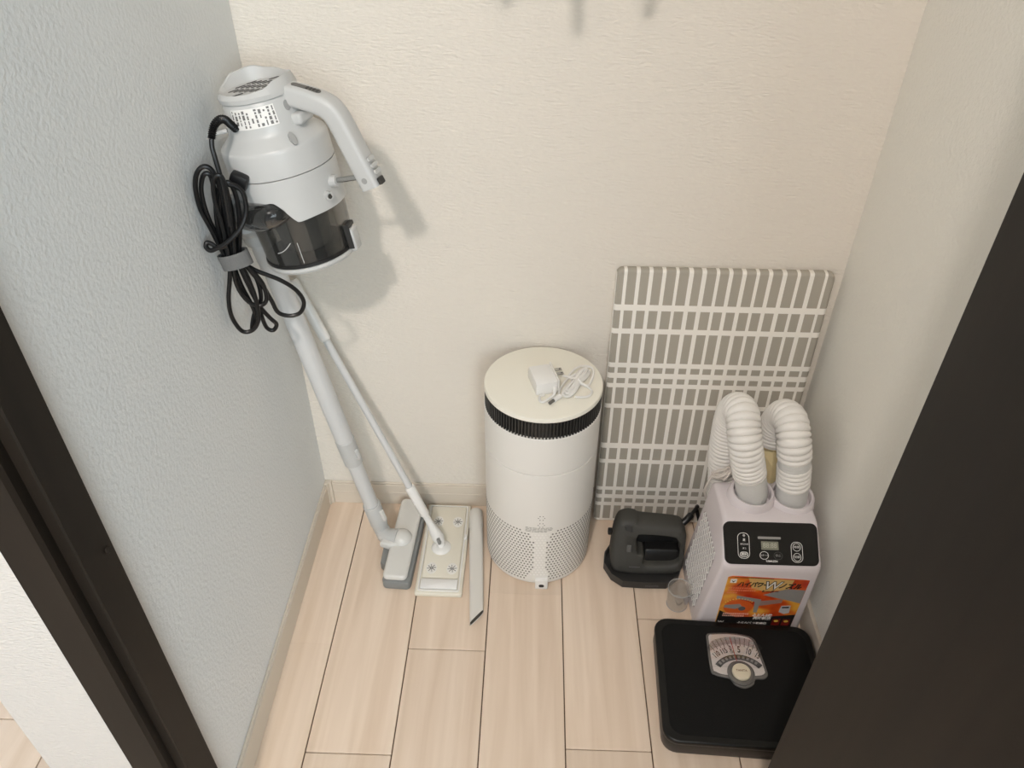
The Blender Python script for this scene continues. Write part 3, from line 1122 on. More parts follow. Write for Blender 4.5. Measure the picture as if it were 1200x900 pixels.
bmesh.ops.transform(bm, matrix=Matrix.Translation((0.193, -0.140, 0.034)) @ Matrix.Diagonal((0.023, 0.024, 0.021, 1)), verts=bm.verts)
obj('swivel_joint', bm, 'vac2', vac)
bm = bmesh.new()
prism(bm, [(0.155, -0.196), (0.166, -0.207), (0.176, -0.207), (0.176, -0.150), (0.155, -0.156)], 0.001, 0.026, bev=0.003)
obj('rear_wheel_guard', bm, 'grey', vac)
bm = bmesh.new()
prism(bm, [(0.149, -0.158), (0.172, -0.166), (0.194, -0.160), (0.194, -0.12), (0.165, -0.125), (0.152, -0.145)], 0.024, 0.044, bev=0.006, seg=3)
obj('neck_cradle', bm, 'vac2', vac)

# power cord, bundled with a grey strap, hanging by the left wall
CORD = [
 [(0.031,-0.2725,0.7894),(0.0358,-0.2744,0.8411),(0.039,-0.2767,0.8887),(0.0363,-0.2796,0.9176),(0.0283,-0.2829,0.927),(0.0175,-0.2858,0.9198),(0.0102,-0.2865,0.8986),(0.0087,-0.2848,0.8672),(0.014,-0.2806,0.836),(0.0189,-0.277,0.8052),(0.023,-0.2744,0.7834)],
 [(0.0301,-0.2646,0.785),(0.029,-0.2685,0.8406),(0.0287,-0.2718,0.8863),(0.0283,-0.2737,0.9113),(0.02,-0.2763,0.9111),(0.0124,-0.277,0.8883),(0.0114,-0.2747,0.8536),(0.0166,-0.2705,0.815),(0.0223,-0.2666,0.7804)],
 [(0.0372,-0.2766,0.789),(0.0427,-0.2779,0.8352),(0.0478,-0.2792,0.8777),(0.0479,-0.2811,0.9065),(0.0438,-0.2831,0.9156),(0.0359,-0.285,0.908),(0.0314,-0.2844,0.8798),(0.0319,-0.2818,0.8447),(0.0291,-0.2792,0.793)],
 [(0.039,-0.2681,0.7871),(0.0501,-0.2677,0.8341),(0.0551,-0.2687,0.873),(0.0522,-0.2713,0.8987),(0.0435,-0.2739,0.8973),(0.0334,-0.2756,0.8758),(0.0287,-0.2746,0.841),(0.0281,-0.2713,0.7887)],
 [(0.024,-0.262,0.786),(0.022,-0.264,0.83),(0.030,-0.266,0.872),(0.037,-0.268,0.90),(0.044,-0.268,0.875),(0.040,-0.266,0.83),(0.034,-0.262,0.787)],
 [(0.0161,-0.2667,0.7859),(0.0213,-0.2727,0.8379),(0.029,-0.275,0.8764),(0.0407,-0.2747,0.8953),(0.056,-0.2722,0.8972),(0.0661,-0.2703,0.8847),(0.0651,-0.2713,0.859),(0.0548,-0.2792,0.8365),(0.0344,-0.2881,0.8187),(0.0185,-0.2920,0.8108),(0.0110,-0.2932,0.8090),(0.0066,-0.2932,0.8140),(0.0080,-0.2905,0.8194),(0.0135,-0.2886,0.8167),(0.0207,-0.288,0.8104),(0.0331,-0.2835,0.8117)],
 [(0.0286,-0.2767,0.7834),(0.0201,-0.2771,0.7497),(0.0119,-0.2774,0.7177),(0.0098,-0.2761,0.6867),(0.0184,-0.2722,0.6595),(0.0344,-0.2679,0.6602),(0.0459,-0.266,0.6811),(0.0482,-0.2676,0.7229),(0.0437,-0.2709,0.7581),(0.0396,-0.2735,0.7819)],
 [(0.0387,-0.2656,0.7775),(0.0557,-0.2598,0.7591),(0.0847,-0.2506,0.7386),(0.104,-0.2445,0.7176),(0.1113,-0.2415,0.6948),(0.1034,-0.2428,0.6768),(0.0878,-0.2467,0.6727),(0.072,-0.2513,0.6815),(0.0665,-0.2539,0.7044),(0.0597,-0.2572,0.7316),(0.0486,-0.2617,0.7586),(0.0409,-0.265,0.7772)],
 [(0.0311,-0.2597,0.774),(0.0369,-0.2558,0.7346),(0.0444,-0.2516,0.6948),(0.0554,-0.2473,0.6691),(0.0628,-0.2447,0.6549),(0.0558,-0.246,0.6444),(0.0473,-0.2487,0.6523),(0.0441,-0.2509,0.6805),(0.0422,-0.2532,0.7139),(0.0382,-0.2565,0.7525),(0.0295,-0.2604,0.7771)],
 [(0.0322,-0.2736,0.7818),(0.0275,-0.2733,0.7548),(0.0293,-0.2713,0.7306),(0.0378,-0.2678,0.7094),(0.0505,-0.2639,0.7012),(0.0616,-0.2613,0.7089),(0.063,-0.2622,0.7347),(0.0548,-0.2658,0.7582),(0.0435,-0.2704,0.7816)],
 [(0.0269,-0.2671,0.778),(0.0303,-0.2635,0.7347),(0.0381,-0.2589,0.6917),(0.036,-0.258,0.663),(0.0293,-0.2599,0.6562),(0.0374,-0.2586,0.6822),(0.0523,-0.256,0.7084),(0.0526,-0.258,0.7465),(0.0424,-0.2625,0.7758)],
]
bm = bmesh.new()
for c in CORD:
    tube(bm, smoothpath(c, 7), 0.0033, 9)
relief = [Vector((0.0580, -0.226, 0.9560)), Vector((0.0555, -0.236, 0.9665)), Vector((0.0535, -0.245, 0.9755)), Vector((0.0500, -0.254, 0.9785)), Vector((0.0455, -0.262, 0.9750)), Vector((0.0430, -0.268, 0.9680)), Vector((0.0415, -0.2725, 0.9600))]
tube(bm, smoothpath([relief[-1], Vector((0.0410, -0.276, 0.950)), Vector((0.0430, -0.279, 0.935)), Vector((0.0450, -0.281, 0.910)), Vector((0.044, -0.2800, 0.880)), Vector((0.040, -0.278, 0.84))], 6), 0.0033, 9)
cord = obj('power_cord', bm, 'cordblack', vac)
bm = bmesh.new()
rp_ = smoothpath(relief, 8)
tube(bm, rp_, [0.0048 + (0.0009 if i % 2 else -0.0006) for i in range(len(rp_))], 10)
obj('cord_strain_relief', bm, 'cordblack', cord)
bm = bmesh.new()
lathe(bm, [(0.0185, -0.011), (0.0205, -0.011), (0.0205, 0.011), (0.0185, 0.011), (0.0185, -0.011)], frame((0.0335, -0.270, 0.783), (1, 0.05, 0.25), (-0.16, 0.1, 1)) @ Matrix.Diagonal((1.12, 0.72, 1, 1)), 32)
obj('hook_and_loop_strap', bm, 'strap', cord)
bm = B(-0.012, 0.012, -0.008, 0.008, -0.011, 0.011, bev=0.003, mx=Matrix.Translation((0.058, -0.255, 0.895)) @ Matrix.Rotation(0.4, 4, 'Y'))
obj('mains_plug', bm, 'cordblack', cord)

# ------------------------------------------------------------------ floor wiper mop
wp = thing('floor_wiper', 'white flat floor wiper mop with thin pole next to the vacuum head', 'mop', (0.282, -0.139, 0))
mwp = Matrix.Translation((0.2835, -0.1385, 0)) @ Matrix.Rotation(math.radians(-0.5), 4, 'Z')
bm = PR(rrect(-0.049, 0.049, -0.124, 0.124, 0.004, 3), 0.0, 0.011, mwp, bev=0.003, seg=3)
obj('plate', bm, 'warmw', wp)
bm = bmesh.new()
o_, i_ = rrect(-0.043, 0.043, -0.118, 0.118, 0.004, 3), rrect(-0.0405, 0.0405, -0.1155, 0.1155, 0.003, 3)
ringprism(bm, o_, i_, 0.0108, 0.0138, mwp)
obj('raised_rim', bm, 'white', wp)
bm = PR(rrect(-0.0385, 0.0385, -0.086, 0.1135, 0.003, 3), 0.0105, 0.0150, mwp, bev=0.0015)
pad = obj('top_panel', bm, 'warmw', wp)
bm = PR(rrect(-0.0385, 0.0385, -0.1135, -0.089, 0.002, 3), 0.0105, 0.0165, mwp, bev=0.002)
obj('end_clip', bm, 'white2', wp)
for cx, cy in ((-0.020, -0.062), (0.0235, -0.062), (-0.020, 0.068), (0.0235, 0.068)):
    bm = bmesh.new()
    lathe(bm, [(0.0120, 0), (0.0120, 0.0006), (0.0110, 0.0007)], mwp @ Matrix.Translation((cx, cy, 0.0149)) @ Matrix.Diagonal((0.95, 1.25, 1, 1)), 24)
    gr = obj('sheet_gripper', bm, 'matt', pad)
    bm = bmesh.new()
    for k in range(8):
        box(bm, 0.0012, 0.0098, -0.0005, 0.0005, 0.0006, 0.0011, mx=mwp @ Matrix.Translation((cx, cy, 0.0149)) @ Matrix.Rotation(k * PI / 4 + 0.15, 4, 'Z'))
    obj('star_slit', bm, 'ink', gr, smooth=False)
bm = bmesh.new()
lathe(bm, [(0.021, 0.0), (0.021, 0.002), (0.0175, 0.005), (0.009, 0.008)], Matrix.Translation((0.2775, -0.144, 0.0148)), 32)
jb = obj('joint_base', bm, 'white', wp)
bm = bmesh.new()
bmesh.ops.create_uvsphere(bm, u_segments=20, v_segments=12, radius=0.0085)
bmesh.ops.transform(bm, matrix=Matrix.Translation((0.2775, -0.144, 0.026)), verts=bm.verts)
obj('joint_ball', bm, 'white2', jb)
s0 = Vector((0.2765, -0.1425, 0.033))
s1 = Vector((0.026, -0.035, 0.61))
sd = s1 - s0
sl = lambda s: s0 + sd * s
bm = bmesh.new()
tube(bm, [sl(-0.004), sl(0.02), sl(0.045), sl(0.075), sl(0.125)], [0.009, 0.0135, 0.0115, 0.0078, 0.0068], 20)
obj('fork_joint', bm, 'white', wp)
bm = bmesh.new()
box(bm, -0.003, 0.003, -0.006, 0.006, -0.008, 0.006, bev=0.001, mx=frame(sl(0.022) + Vector((0.004, -0.012, 0.002)), (1, 0, 0.3), sd))
obj('fork_notch', bm, 'inkgrey', jb)
bm = bmesh.new()
tube(bm, [sl(0.118), sl(0.122), sl(0.235), sl(0.24)], [0.0085, 0.0098, 0.0105, 0.009], 20)
obj('lower_sleeve', bm, 'white', wp)
bm = T([sl(0.2), sl(0.83)], 0.0072, 18)
obj('pole', bm, 'cool', wp)
bm = bmesh.new()
tube(bm, [sl(0.80), sl(0.803), sl(0.99), sl(1.0)], [0.0082, 0.0100, 0.0105, 0.008], 20)
obj('grip', bm, 'white', wp)

# ------------------------------------------------------------------ crevice nozzle
nz = thing('crevice_nozzle', 'long pale grey crevice nozzle lying between mop and air purifier', 'nozzle', (0.352, -0.19, 0))
bm = bmesh.new()
na, nb = Vector((0.3455, -0.040, 0.0155)), Vector((0.3655, -0.315, 0.0095))
nd = (nb - na)
side = Vector((-nd.y, nd.x, 0)).normalized() * -1
rings = []
for k, (s_, hw, hh) in enumerate(((0, 0.0148, 0.0148), (0.012, 0.0155, 0.0152), (0.155, 0.0158, 0.0152), (0.16, 0.0150, 0.0148), (0.27, 0.0150, 0.0140), (0.36, 0.0150, 0.0105), (0.6, 0.0145, 0.0088), (0.93, 0.0140, 0.0080), (1.0, 0.0138, 0.0078))):
    c = na + nd * s_
    c.z = hh + 0.0003
    ring_ = []
    for i in range(28):
        a = 2 * PI * i / 28
        e = 1.0 if s_ < 0.25 else 0.55
        ca, sa = math.cos(a), math.sin(a)
        px_ = math.copysign(abs(ca) ** e, ca) * hw
        pz_ = math.copysign(abs(sa) ** e, sa) * hh
        slant = nd * (0.055 * (-px_ / hw) * max(0, (s_ - 0.9) / 0.1)) if s_ > 0.9 else Vector((0, 0, 0))
        ring_.append(bm.verts.new(c + side * -px_ + Vector((0, 0, pz_)) + slant))
    rings.append(ring_)
for a, b in zip(rings, rings[1:]):
    for i in range(28):
        j = (i + 1) % 28
        bm.faces.new((a[i], a[j], b[j], b[i]))
bm.faces.new(rings[0][::-1])
obj('nozzle_body', bm, mat('nozzle_grey', S(214, 210, 203), 0.4), nz)
bm = bmesh.new()
f2 = [bm.verts.new(v) for v in []]
ctr = na + nd * 0.995
in_pts = []
for i in range(28):
    a = 2 * PI * i / 28
    ca, sa = math.cos(a), math.sin(a)
    px_ = math.copysign(abs(ca) ** 0.55, ca) * 0.0128
    pz_ = math.copysign(abs(sa) ** 0.55, sa) * 0.0066
    in_pts.append(bm.verts.new(Vector((ctr.x, ctr.y, 0.0081)) + side * -px_ + Vector((0, 0, pz_)) + nd * (0.055 * (-px_ / 0.0138))))
bm.faces.new(in_pts)
obj('nozzle_mouth', bm, 'dgrey', nz)
bm = B(0.3255, 0.331, -0.118, -0.108, 0.011, 0.018, bev=0.001)
obj('release_tab', bm, 'white2', nz)

# ------------------------------------------------------------------ futon dryer with twin hoses
dy = thing('futon_dryer', 'white futon dryer with two ribbed hoses and black control panel', 'futon dryer', (0.90, -0.24, 0))
prof = [(-0.155, 0.0), (-0.322, 0.0), (-0.327, 0.10), (-0.333, 0.205), (-0.328, 0.216), (-0.268, 0.262), (-0.25, 0.264), (-0.17, 0.262), (-0.155, 0.245)]
bm = bmesh.new()


def dyx(z, s):
    t_ = z / 0.205
    return (0.7935 + 0.021 * t_ if s < 0 else 1.0000 - 0.006 * t_)


L_ = [bm.verts.new((dyx(z, -1), y, z)) for y, z in prof]
R_ = [bm.verts.new((dyx(z, 1), y, z)) for y, z in prof]
n_ = len(prof)
for i in range(n_):
    j = (i + 1) % n_
    bm.faces.new((L_[i], L_[j], R_[j], R_[i]))
bm.faces.new(L_[::-1])
bm.faces.new(R_)
bmesh.ops.recalc_face_normals(bm, faces=bm.faces)
es = [e for e in bm.edges if e.calc_face_angle(0) > 0.4]
bmesh.ops.bevel(bm, geom=es, offset=0.009, segments=4, affect='EDGES', profile=0.5)
case = obj('casing', bm, 'lilac', dy)
# side intake lattice
nl = Vector((-1, 0, 0.1024)).normalized()
ml = frame((0.8048, -0.235, 0.11), (0, -1, 0), nl)
bm = bmesh.new()
PX, PY = 0.058, 0.082
for sgn in (1, -1):
    for k in range(-14, 15):
        q_ = []
        for i in range(81):
            y = -PY + 2 * PY * i / 80
            x = k * 0.0125 + sgn * y * 0.62
            if abs(x) < PX:
                q_.append(ml @ Vector((x, y, 0.0012)))
        if len(q_) > 4:
            tube(bm, [q_[0], q_[-1]], 0.0011, 4)
obj('intake_lattice', bm, 'white', case, smooth=False)
bm = PR(rrect(-PX, PX, -PY, PY, 0.008), -0.004, 0.0005, ml)
obj('intake_filter', bm, mat('filter_grey', S(168, 162, 162), 0.8), case)
# control panel
ptilt = Vector((0, 0.06, 0.046)).normalized()
pn = Vector((1, 0, 0)).cross(ptilt)
mp_ = frame((0, -0.3280, 0.2160), (1, 0, 0), pn)   # x, along slope, out of the panel
mp_ = Matrix.Translation(pn * 0.0003) @ mp_
bm = PR(rrect(0.8195, 0.9880, -0.0025, 0.0735, 0.011), -0.006, 0.0014, mp_, bev=0.0006, seg=1)
panel = obj('control_panel', bm, 'blackgloss', dy)
pz = 0.0014


def pill(x0, x1, y0, y1, r, m, nm='button_outline', wdt=0.0009):
    b_ = bmesh.new()
    ringprism(b_, rrect(x0, x1, y0, y1, r), rrect(x0 + wdt, x1 - wdt, y0 + wdt, y1 - wdt, max(r - wdt, 0.0005)), pz - 0.0004, pz + 0.0003, mp_)
    return obj(nm, b_, m, panel, smooth=False)


pill(0.8430, 0.8645, 0.0075, 0.0535, 0.009, 'inkwhite')
pill(0.8465, 0.8615, 0.0105, 0.0195, 0.0045, 'inkwhite')
for i, tt in enumerate(('冬', '夏', 'あたため', 'ダニ')):
    text('mode_print', tt, 0.0052 if i < 2 else 0.0036, mp_ @ Matrix.Translation((0.8550, 0.0480 - 0.0075 * i, pz)), 'inkwhite', panel, bold=0.01)
text('mode_print', '選択', 0.0058, mp_ @ Matrix.Translation((0.8540, 0.0150, pz)), 'inkwhite', panel, bold=0.01)
bm = PR(rrect(0.8800, 0.9213, 0.0430, 0.0475, 0.0012), pz - 0.0005, pz + 0.0003, mp_)
obj('indicator_bar', bm, 'inkgrey', panel)
bm = PR(rrect(0.8855, 0.9165, 0.0240, 0.0390, 0.0008), pz - 0.0005, pz + 0.0002, mp_)
lcd = obj('display', bm, 'lcd', panel)
text('digits', '88:88', 0.0125, mp_ @ Matrix.Translation((0.9010, 0.0315, pz + 0.0003)), mat('digit_dim', S(168, 168, 152), 0.4), lcd, bold=0.01, sx=0.92)
for cx, m_ in ((0.8900, 'inkwhite'), (0.9150, 'inkdim')):
    b_ = bmesh.new()
    ringprism(b_, circle(cx, 0.0140, 0.0080, 28, 0.0072), circle(cx, 0.0140, 0.0072, 28, 0.0064), pz - 0.0004, pz + 0.0003, mp_)
    obj('button_outline', b_, m_, panel, smooth=False)
text('button_print', 'スタート', 0.0038, mp_ @ Matrix.Translation((0.8900, 0.0140, pz)), 'inkwhite', panel)
text('button_print', '停止', 0.0052, mp_ @ Matrix.Translation((0.9150, 0.0140, pz)), 'inkgrey', panel)
text('brand_print', 'YAMAZEN', 0.0046, mp_ @ Matrix.Translation((0.9030, 0.0040, pz)), 'inkwhite', panel, bold=0.02)
pill(0.9385, 0.9595, 0.0030, 0.0395, 0.009, 'inkwhite')
for cy in (0.0300, 0.0125):
    b_ = bmesh.new()
    ringprism(b_, circle(0.9490, cy, 0.0072, 28), circle(0.9490, cy, 0.0064, 28), pz - 0.0004, pz + 0.0003, mp_)
    obj('button_outline', b_, 'inkwhite', panel, smooth=False)
    text('button_print', '時間' if cy > 0.02 else '切換', 0.0050, mp_ @ Matrix.Translation((0.9490, cy, pz)), 'inkwhite', panel)
# front sticker
mlab = frame((0, -0.3222, 0), (1, 0, 0), (0, -1, -0.0500))
LBL = [(0.8330, 0.0200), (0.9800, 0.0200), (0.9800, 0.0780), (0.9800, 0.1760), (0.9700, 0.1775), (0.8390, 0.1840), (0.8310, 0.1800)]
bm = PR(LBL, -0.0015, 0.0012, mlab)
stk = obj('front_sticker', bm, 'print', dy, smooth=False, label='orange and red printed sticker on the front')
lz = 0.0012
PL = lambda pts, m_, nm, z=0.0: obj(nm, PR(pts, lz - 0.0004, lz + 0.0002 + z, mlab), m_, stk, smooth=False)
PL([(0.8332, 0.0202), (0.9798, 0.0202), (0.9798, 0.066), (0.935, 0.058), (0.868, 0.052), (0.834, 0.074)], 'ink', 'black_band')
PL([(0.868, 0.1800), (0.952, 0.1765), (0.948, 0.146), (0.905, 0.139), (0.880, 0.148)], mat('print_gold', S(214, 176, 108), 0.45), 'title_ground')
PL([(0.8425, 0.1815), (0.9150, 0.1790), (0.9150, 0.1775), (0.8425, 0.1800)], 'ink', 'top_line')
PL(rrect(0.8370, 0.8485, 0.1635, 0.1755, 0.001), 'inkwhite', 'logo_square')
PL([(0.8385, 0.1720), (0.8428, 0.1685), (0.8470, 0.1720), (0.8440, 0.1670), (0.8428, 0.1650), (0.8415, 0.1670)], 'ink', 'logo_mark', 0.0002)
PL([(0.945, 0.1490), (0.9795, 0.1460), (0.9795, 0.104), (0.957, 0.112), (0.93, 0.120), (0.905, 0.128)], 'inkgrey', 'picture_quilt')
PL([(0.858, 0.1235), (0.905, 0.1130), (0.905, 0.0700), (0.898, 0.0700), (0.8945, 0.1050), (0.858, 0.1140)], 'inkgrey', 'picture_bed')
PL([(0.905, 0.108), (0.945, 0.116), (0.945, 0.104), (0.905, 0.092)], mat('print_mauve', S(150, 120, 112), 0.5), 'picture_sheet')
PL(circle(0.8665, 0.0860, 0.0275, 28, 0.0225), 'inkorange', 'picture_disc')
PL([(0.840, 0.092), (0.868, 0.097), (0.874, 0.088), (0.862, 0.080), (0.840, 0.084)], 'inkgrey', 'picture_nozzle', 0.0002)
PL(circle(0.8745, 0.0820, 0.0068, 18), mat('print_steel', S(96, 96, 98), 0.4), 'picture_nozzle_end', 0.0004)
PL([(0.947, 0.094), (0.964, 0.096), (0.966, 0.072), (0.957, 0.068), (0.946, 0.074)], mat('print_silver', S(188, 188, 190), 0.4), 'picture_dryer', 0.0002)
PL([(0.949, 0.0915), (0.962, 0.093), (0.962, 0.088), (0.949, 0.087)], 'ink', 'picture_dryer_panel', 0.0004)
PL(rrect(0.9405, 0.9555, 0.0285, 0.0515, 0.001), 'inkred', 'picture_icon')
PL(rrect(0.9595, 0.9745, 0.0285, 0.0515, 0.001), 'inkred', 'picture_icon')
for cx in (0.948, 0.967):
    PL(circle(cx, 0.0430, 0.0045, 16, 0.0035), 'inkyel', 'icon_flame', 0.0002)
tz = lambda x, y: mlab @ Matrix.Translation((x, y, lz + 0.0003)) @ Matrix.Rotation(-0.03, 4, 'Z')
text('title_print', 'ハイパワー', 0.0170, tz(0.8805, 0.1590), 'ink', stk, bold=0.045, shear=0.25, sx=0.68)
text('title_print', 'W', 0.0330, mlab @ Matrix.Translation((0.9145, 0.1575, lz + 0.0002)), 'ink', stk, bold=0.055, shear=0.2, sx=0.86)
text('title_print', 'W', 0.0330, mlab @ Matrix.Translation((0.9145, 0.1575, lz + 0.0006)), 'inkwhite', stk, bold=0.0, shear=0.2, sx=0.86)
text('title_print', 'ノズル', 0.0180, tz(0.9480, 0.1565), 'ink', stk, bold=0.045, shear=0.25, sx=0.78)
text('title_print', 'ヒーター', 0.0080, tz(0.9150, 0.1395), 'ink', stk, bold=0.03, shear=0.25)
text('caption_print', 'ふとん2枚', 0.0100, tz(0.9175, 0.0610), 'inkwhite', stk, bold=0.03, sx=0.85)
text('caption_print', '同時乾燥', 0.0100, tz(0.9190, 0.0505), 'inkwhite', stk, bold=0.03, sx=0.85)
text('caption_print', 'W', 0.0110, tz(0.8425, 0.0345), 'inkwhite', stk, bold=0.02)
text('caption_print', 'ふとん/くつ乾燥機', 0.0072, tz(0.9030, 0.0340), 'inkwhite', stk, bold=0.02, sx=0.95)
# lines of print too small to read
bm = bmesh.new()
for (x0, x1, y, h_) in ((0.8380, 0.8920, 0.1475, 0.0030), (0.8375, 0.8860, 0.1400, 0.0034), (0.8370, 0.8540, 0.1325, 0.0030)):
    x = x0
    while x < x1:
        w_ = random.uniform(0.0018, 0.0032)
        prism(bm, [(x, y - h_ / 2), (x + w_, y - h_ / 2), (x + w_ + 0.0006, y + h_ / 2), (x + 0.0006, y + h_ / 2)], lz - 0.0002, lz + 0.0003, mlab)
        x += w_ + random.uniform(0.001, 0.002)
obj('small_print', bm, mat('print_pink', S(226, 130, 96), 0.5), stk, smooth=False, kind='stuff')
bm = bmesh.new()
for (x0, x1, y, h_) in ((0.8420, 0.8880, 0.0640, 0.0045), (0.8420, 0.8830, 0.0570, 0.0040)):
    x = x0
    while x < x1:
        w_ = random.uniform(0.0022, 0.0036)
        prism(bm, [(x, y - h_ / 2), (x + w_, y - h_ / 2), (x + w_, y + h_ / 2), (x, y + h_ / 2)], lz - 0.0002, lz + 0.0004, mlab)
        x += w_ + 0.0009
obj('small_print', bm, mat('print_salmon', S(232, 178, 160), 0.5), stk, smooth=False, kind='stuff')
bm = bmesh.new()
for k in range(11):
    a = math.radians(150 - 11 * k)
    x, y = 0.8665 + 0.0300 * math.cos(a), 0.0880 + 0.0255 * math.sin(a)
    prism(bm, circle(x, y, 0.0014, 6), lz - 0.0002, lz + 0.0004, mlab)
obj('small_print', bm, 'inkyel', stk, smooth=False, kind='stuff')
# hose sockets and hoses
HL = [(0.8810, -0.21, 0.262), (0.8785, -0.21, 0.285), (0.866, -0.21, 0.328), (0.851, -0.21, 0.378), (0.8435, -0.197, 0.412), (0.8425, -0.168, 0.4305), (0.8425, -0.134, 0.416), (0.8430, -0.110, 0.375), (0.846, -0.101, 0.32), (0.850, -0.099, 0.27), (0.860, -0.099, 0.20), (0.866, -0.099, 0.13)]
HR = [(0.9560, -0.21, 0.256), (0.9540, -0.21, 0.280), (0.949, -0.21, 0.315), (0.941, -0.208, 0.36), (0.934, -0.198, 0.398), (0.932, -0.168, 0.417), (0.931, -0.134, 0.402), (0.930, -0.112, 0.362), (0.933, -0.104, 0.318)]
for side_, (H, ns) in enumerate(((HL, 0.060), (HR, 0.045))):
    b0 = Vector(H[0])
    dirn = (Vector(H[2]) - b0).normalized()
    bm = bmesh.new()
    lathe(bm, [(0.046, -0.016), (0.043, 0.006), (0.0405, 0.0165), (0.0380, 0.019), (0.0345, 0.0175), (0.0330, 0.010), (0.0330, -0.004)], frame(b0 + dirn * 0.002, (1, 0, 0), dirn + Vector((0, -0.06, 0))), 40)
    obj('hose_socket', bm, 'lilac', dy)
    path, ln_ = resample(smoothpath(H, 10), 0.00125)
    ks = int(ns / 0.00125)
    bm = bmesh.new()
    tube(bm, path[:ks + 3], lambda i: 0.0287 + (0.0004 if (i // 2) % 2 else 0), 24)
    obj('hose_sleeve', bm, 'sleeve', dy)
    bm = bmesh.new()
    sub = path[ks:]
    per = 8.0
    ph = lambda i: (i / per) % 1.0
    prof_r = lambda i: 0.0256 + 0.0053 * (math.sin(PI * ph(i)) ** 0.42)
    if side_ == 1:
        k0 = ks + int(5 * per)
        tube(bm, sub[:int(5 * per) + 1], prof_r, 28)
        ob2 = bmesh.new()
        tube(ob2, path[k0 - 1:k0 + 13], lambda i: 0.0287 + (0.0004 if (i // 2) % 2 else 0), 24)
        obj('hose_sleeve', ob2, 'sleeve', dy)
        tube(bm, path[k0 + 11:], prof_r, 28)
    else:
        tube(bm, sub[:5], prof_r, 28)
        tube(bm, sub[4:], prof_r, 28)
    obj('hose', bm, 'hose', dy, angle=1.2)
# tied power cord at the back left shoulder
bm = bmesh.new()
for k in range(4):
    o_ = Vector((0.0050 * (k - 1.5), -0.0035 * (k % 2), 0.0030 * (k % 3)))
    oe = Vector((0.0012 * (k - 1.5), 0, 0.0055 * (k % 3)))
    pts_ = [Vector((0.8185, -0.160, 0.2685)) + o_ * 0.5, Vector((0.828, -0.168, 0.2715)) + o_, Vector((0.842, -0.172, 0.2870)) + o_ * 0.5, Vector((0.855, -0.172, 0.306)) + oe, Vector((0.862, -0.165, 0.312)) + oe,
            Vector((0.856, -0.156, 0.300)) + oe, Vector((0.844, -0.154, 0.282)) + o_ * 0.6, Vector((0.828, -0.152, 0.2700)) + o_, Vector((0.819, -0.152, 0.2675)) + o_ * 0.4]
    tube(bm, smoothpath(pts_, 5), 0.0019, 7)
tube(bm, smoothpath([Vector((0.820, -0.150, 0.262)), Vector((0.813, -0.154, 0.240)), Vector((0.812, -0.150, 0.215)), Vector((0.82, -0.146, 0.19))], 5), 0.0025, 7)
tube(bm, smoothpath([Vector((0.834, -0.178, 0.275)), Vector((0.839, -0.182, 0.290)), Vector((0.846, -0.170, 0.297)), Vector((0.844, -0.155, 0.285)), Vector((0.836, -0.160, 0.27))], 5), 0.0023, 7)
obj('power_cord', bm, mat('pale_cable', S(206, 198, 190), 0.5), dy)

# cream plastic bag tucked behind the hoses
bm = bmesh.new()
bp = [[(0.915, -0.062, 0.30), (0.936, -0.066, 0.302), (0.964, -0.062, 0.298)], [(0.918, -0.094, 0.285), (0.944, -0.1, 0.283), (0.972, -0.092, 0.280)],
      [(0.922, -0.088, 0.235), (0.950, -0.105, 0.242), (0.982, -0.088, 0.23)], [(0.930, -0.098, 0.19), (0.955, -0.10, 0.185), (0.986, -0.092, 0.188)], [(0.93, -0.085, 0.0), (0.955, -0.1, 0.0), (0.986, -0.088, 0.0)]]
bv = [[bm.verts.new(p) for p in row] for row in bp]
bk_ = [[bm.verts.new((p[0], -0.058, p[2])) for p in row] for row in bp[1:]]
for a, b in zip(bv, bv[1:]):
    for i in range(2):
        bm.faces.new((a[i], a[i + 1], b[i + 1], b[i]))
for a, b in zip(bk_, bk_[1:]):
    for i in range(2):
        bm.faces.new((a[i], a[i + 1], b[i + 1], b[i]))
for i in range(2):
    bm.faces.new((bv[0][i], bv[0][i + 1], bk_[0][i + 1], bk_[0][i]))
    bm.faces.new((bv[-1][i], bv[-1][i + 1], bk_[-1][i + 1], bk_[-1][i]))
for e_ in (0, 2):
    bm.faces.new((bv[0][e_], bv[1][e_], bk_[0][e_]))
    for r_ in range(3):
        bm.faces.new((bv[r_ + 1][e_], bv[r_ + 2][e_], bk_[r_ + 1][e_], bk_[r_][e_]))
recenter(tag(obj('plastic_bag', bm, 'bag', smooth=False), 'cream coloured folded bag tucked behind the dryer hoses', 'bag'))

# ------------------------------------------------------------------ garment steamer on its tray
st = thing('garment_steamer', 'dark grey handheld garment steamer with loop handle standing in its tray', 'steamer', (0.72, -0.165, 0.006))
OUT = [(0.6416,0.001),(0.6372,0.0253),(0.6375,0.0435),(0.64,0.0796),(0.6436,0.1064),(0.6515,0.1271),(0.6679,0.1349),(0.685,0.1335),(0.6971,0.1276),(0.7519,0.1225),(0.7785,0.1176),(0.7872,0.1072),(0.7917,0.0927),(0.7916,0.0649),(0.7910,0.0257),(0.7877,0.0022),(0.772,-0.010),(0.723,-0.0125),(0.6774,-0.0120),(0.6528,-0.0080)]
INN = [(0.6900,0.0690),(0.6916,0.0926),(0.7016,0.0988),(0.7607,0.0944),(0.7711,0.0861),(0.7769,0.0744),(0.7783,0.0609),(0.7830,0.0528),(0.7820,0.0331),(0.7619,0.0193),(0.7102,0.018),(0.7071,0.0412),(0.6945,0.0480)]


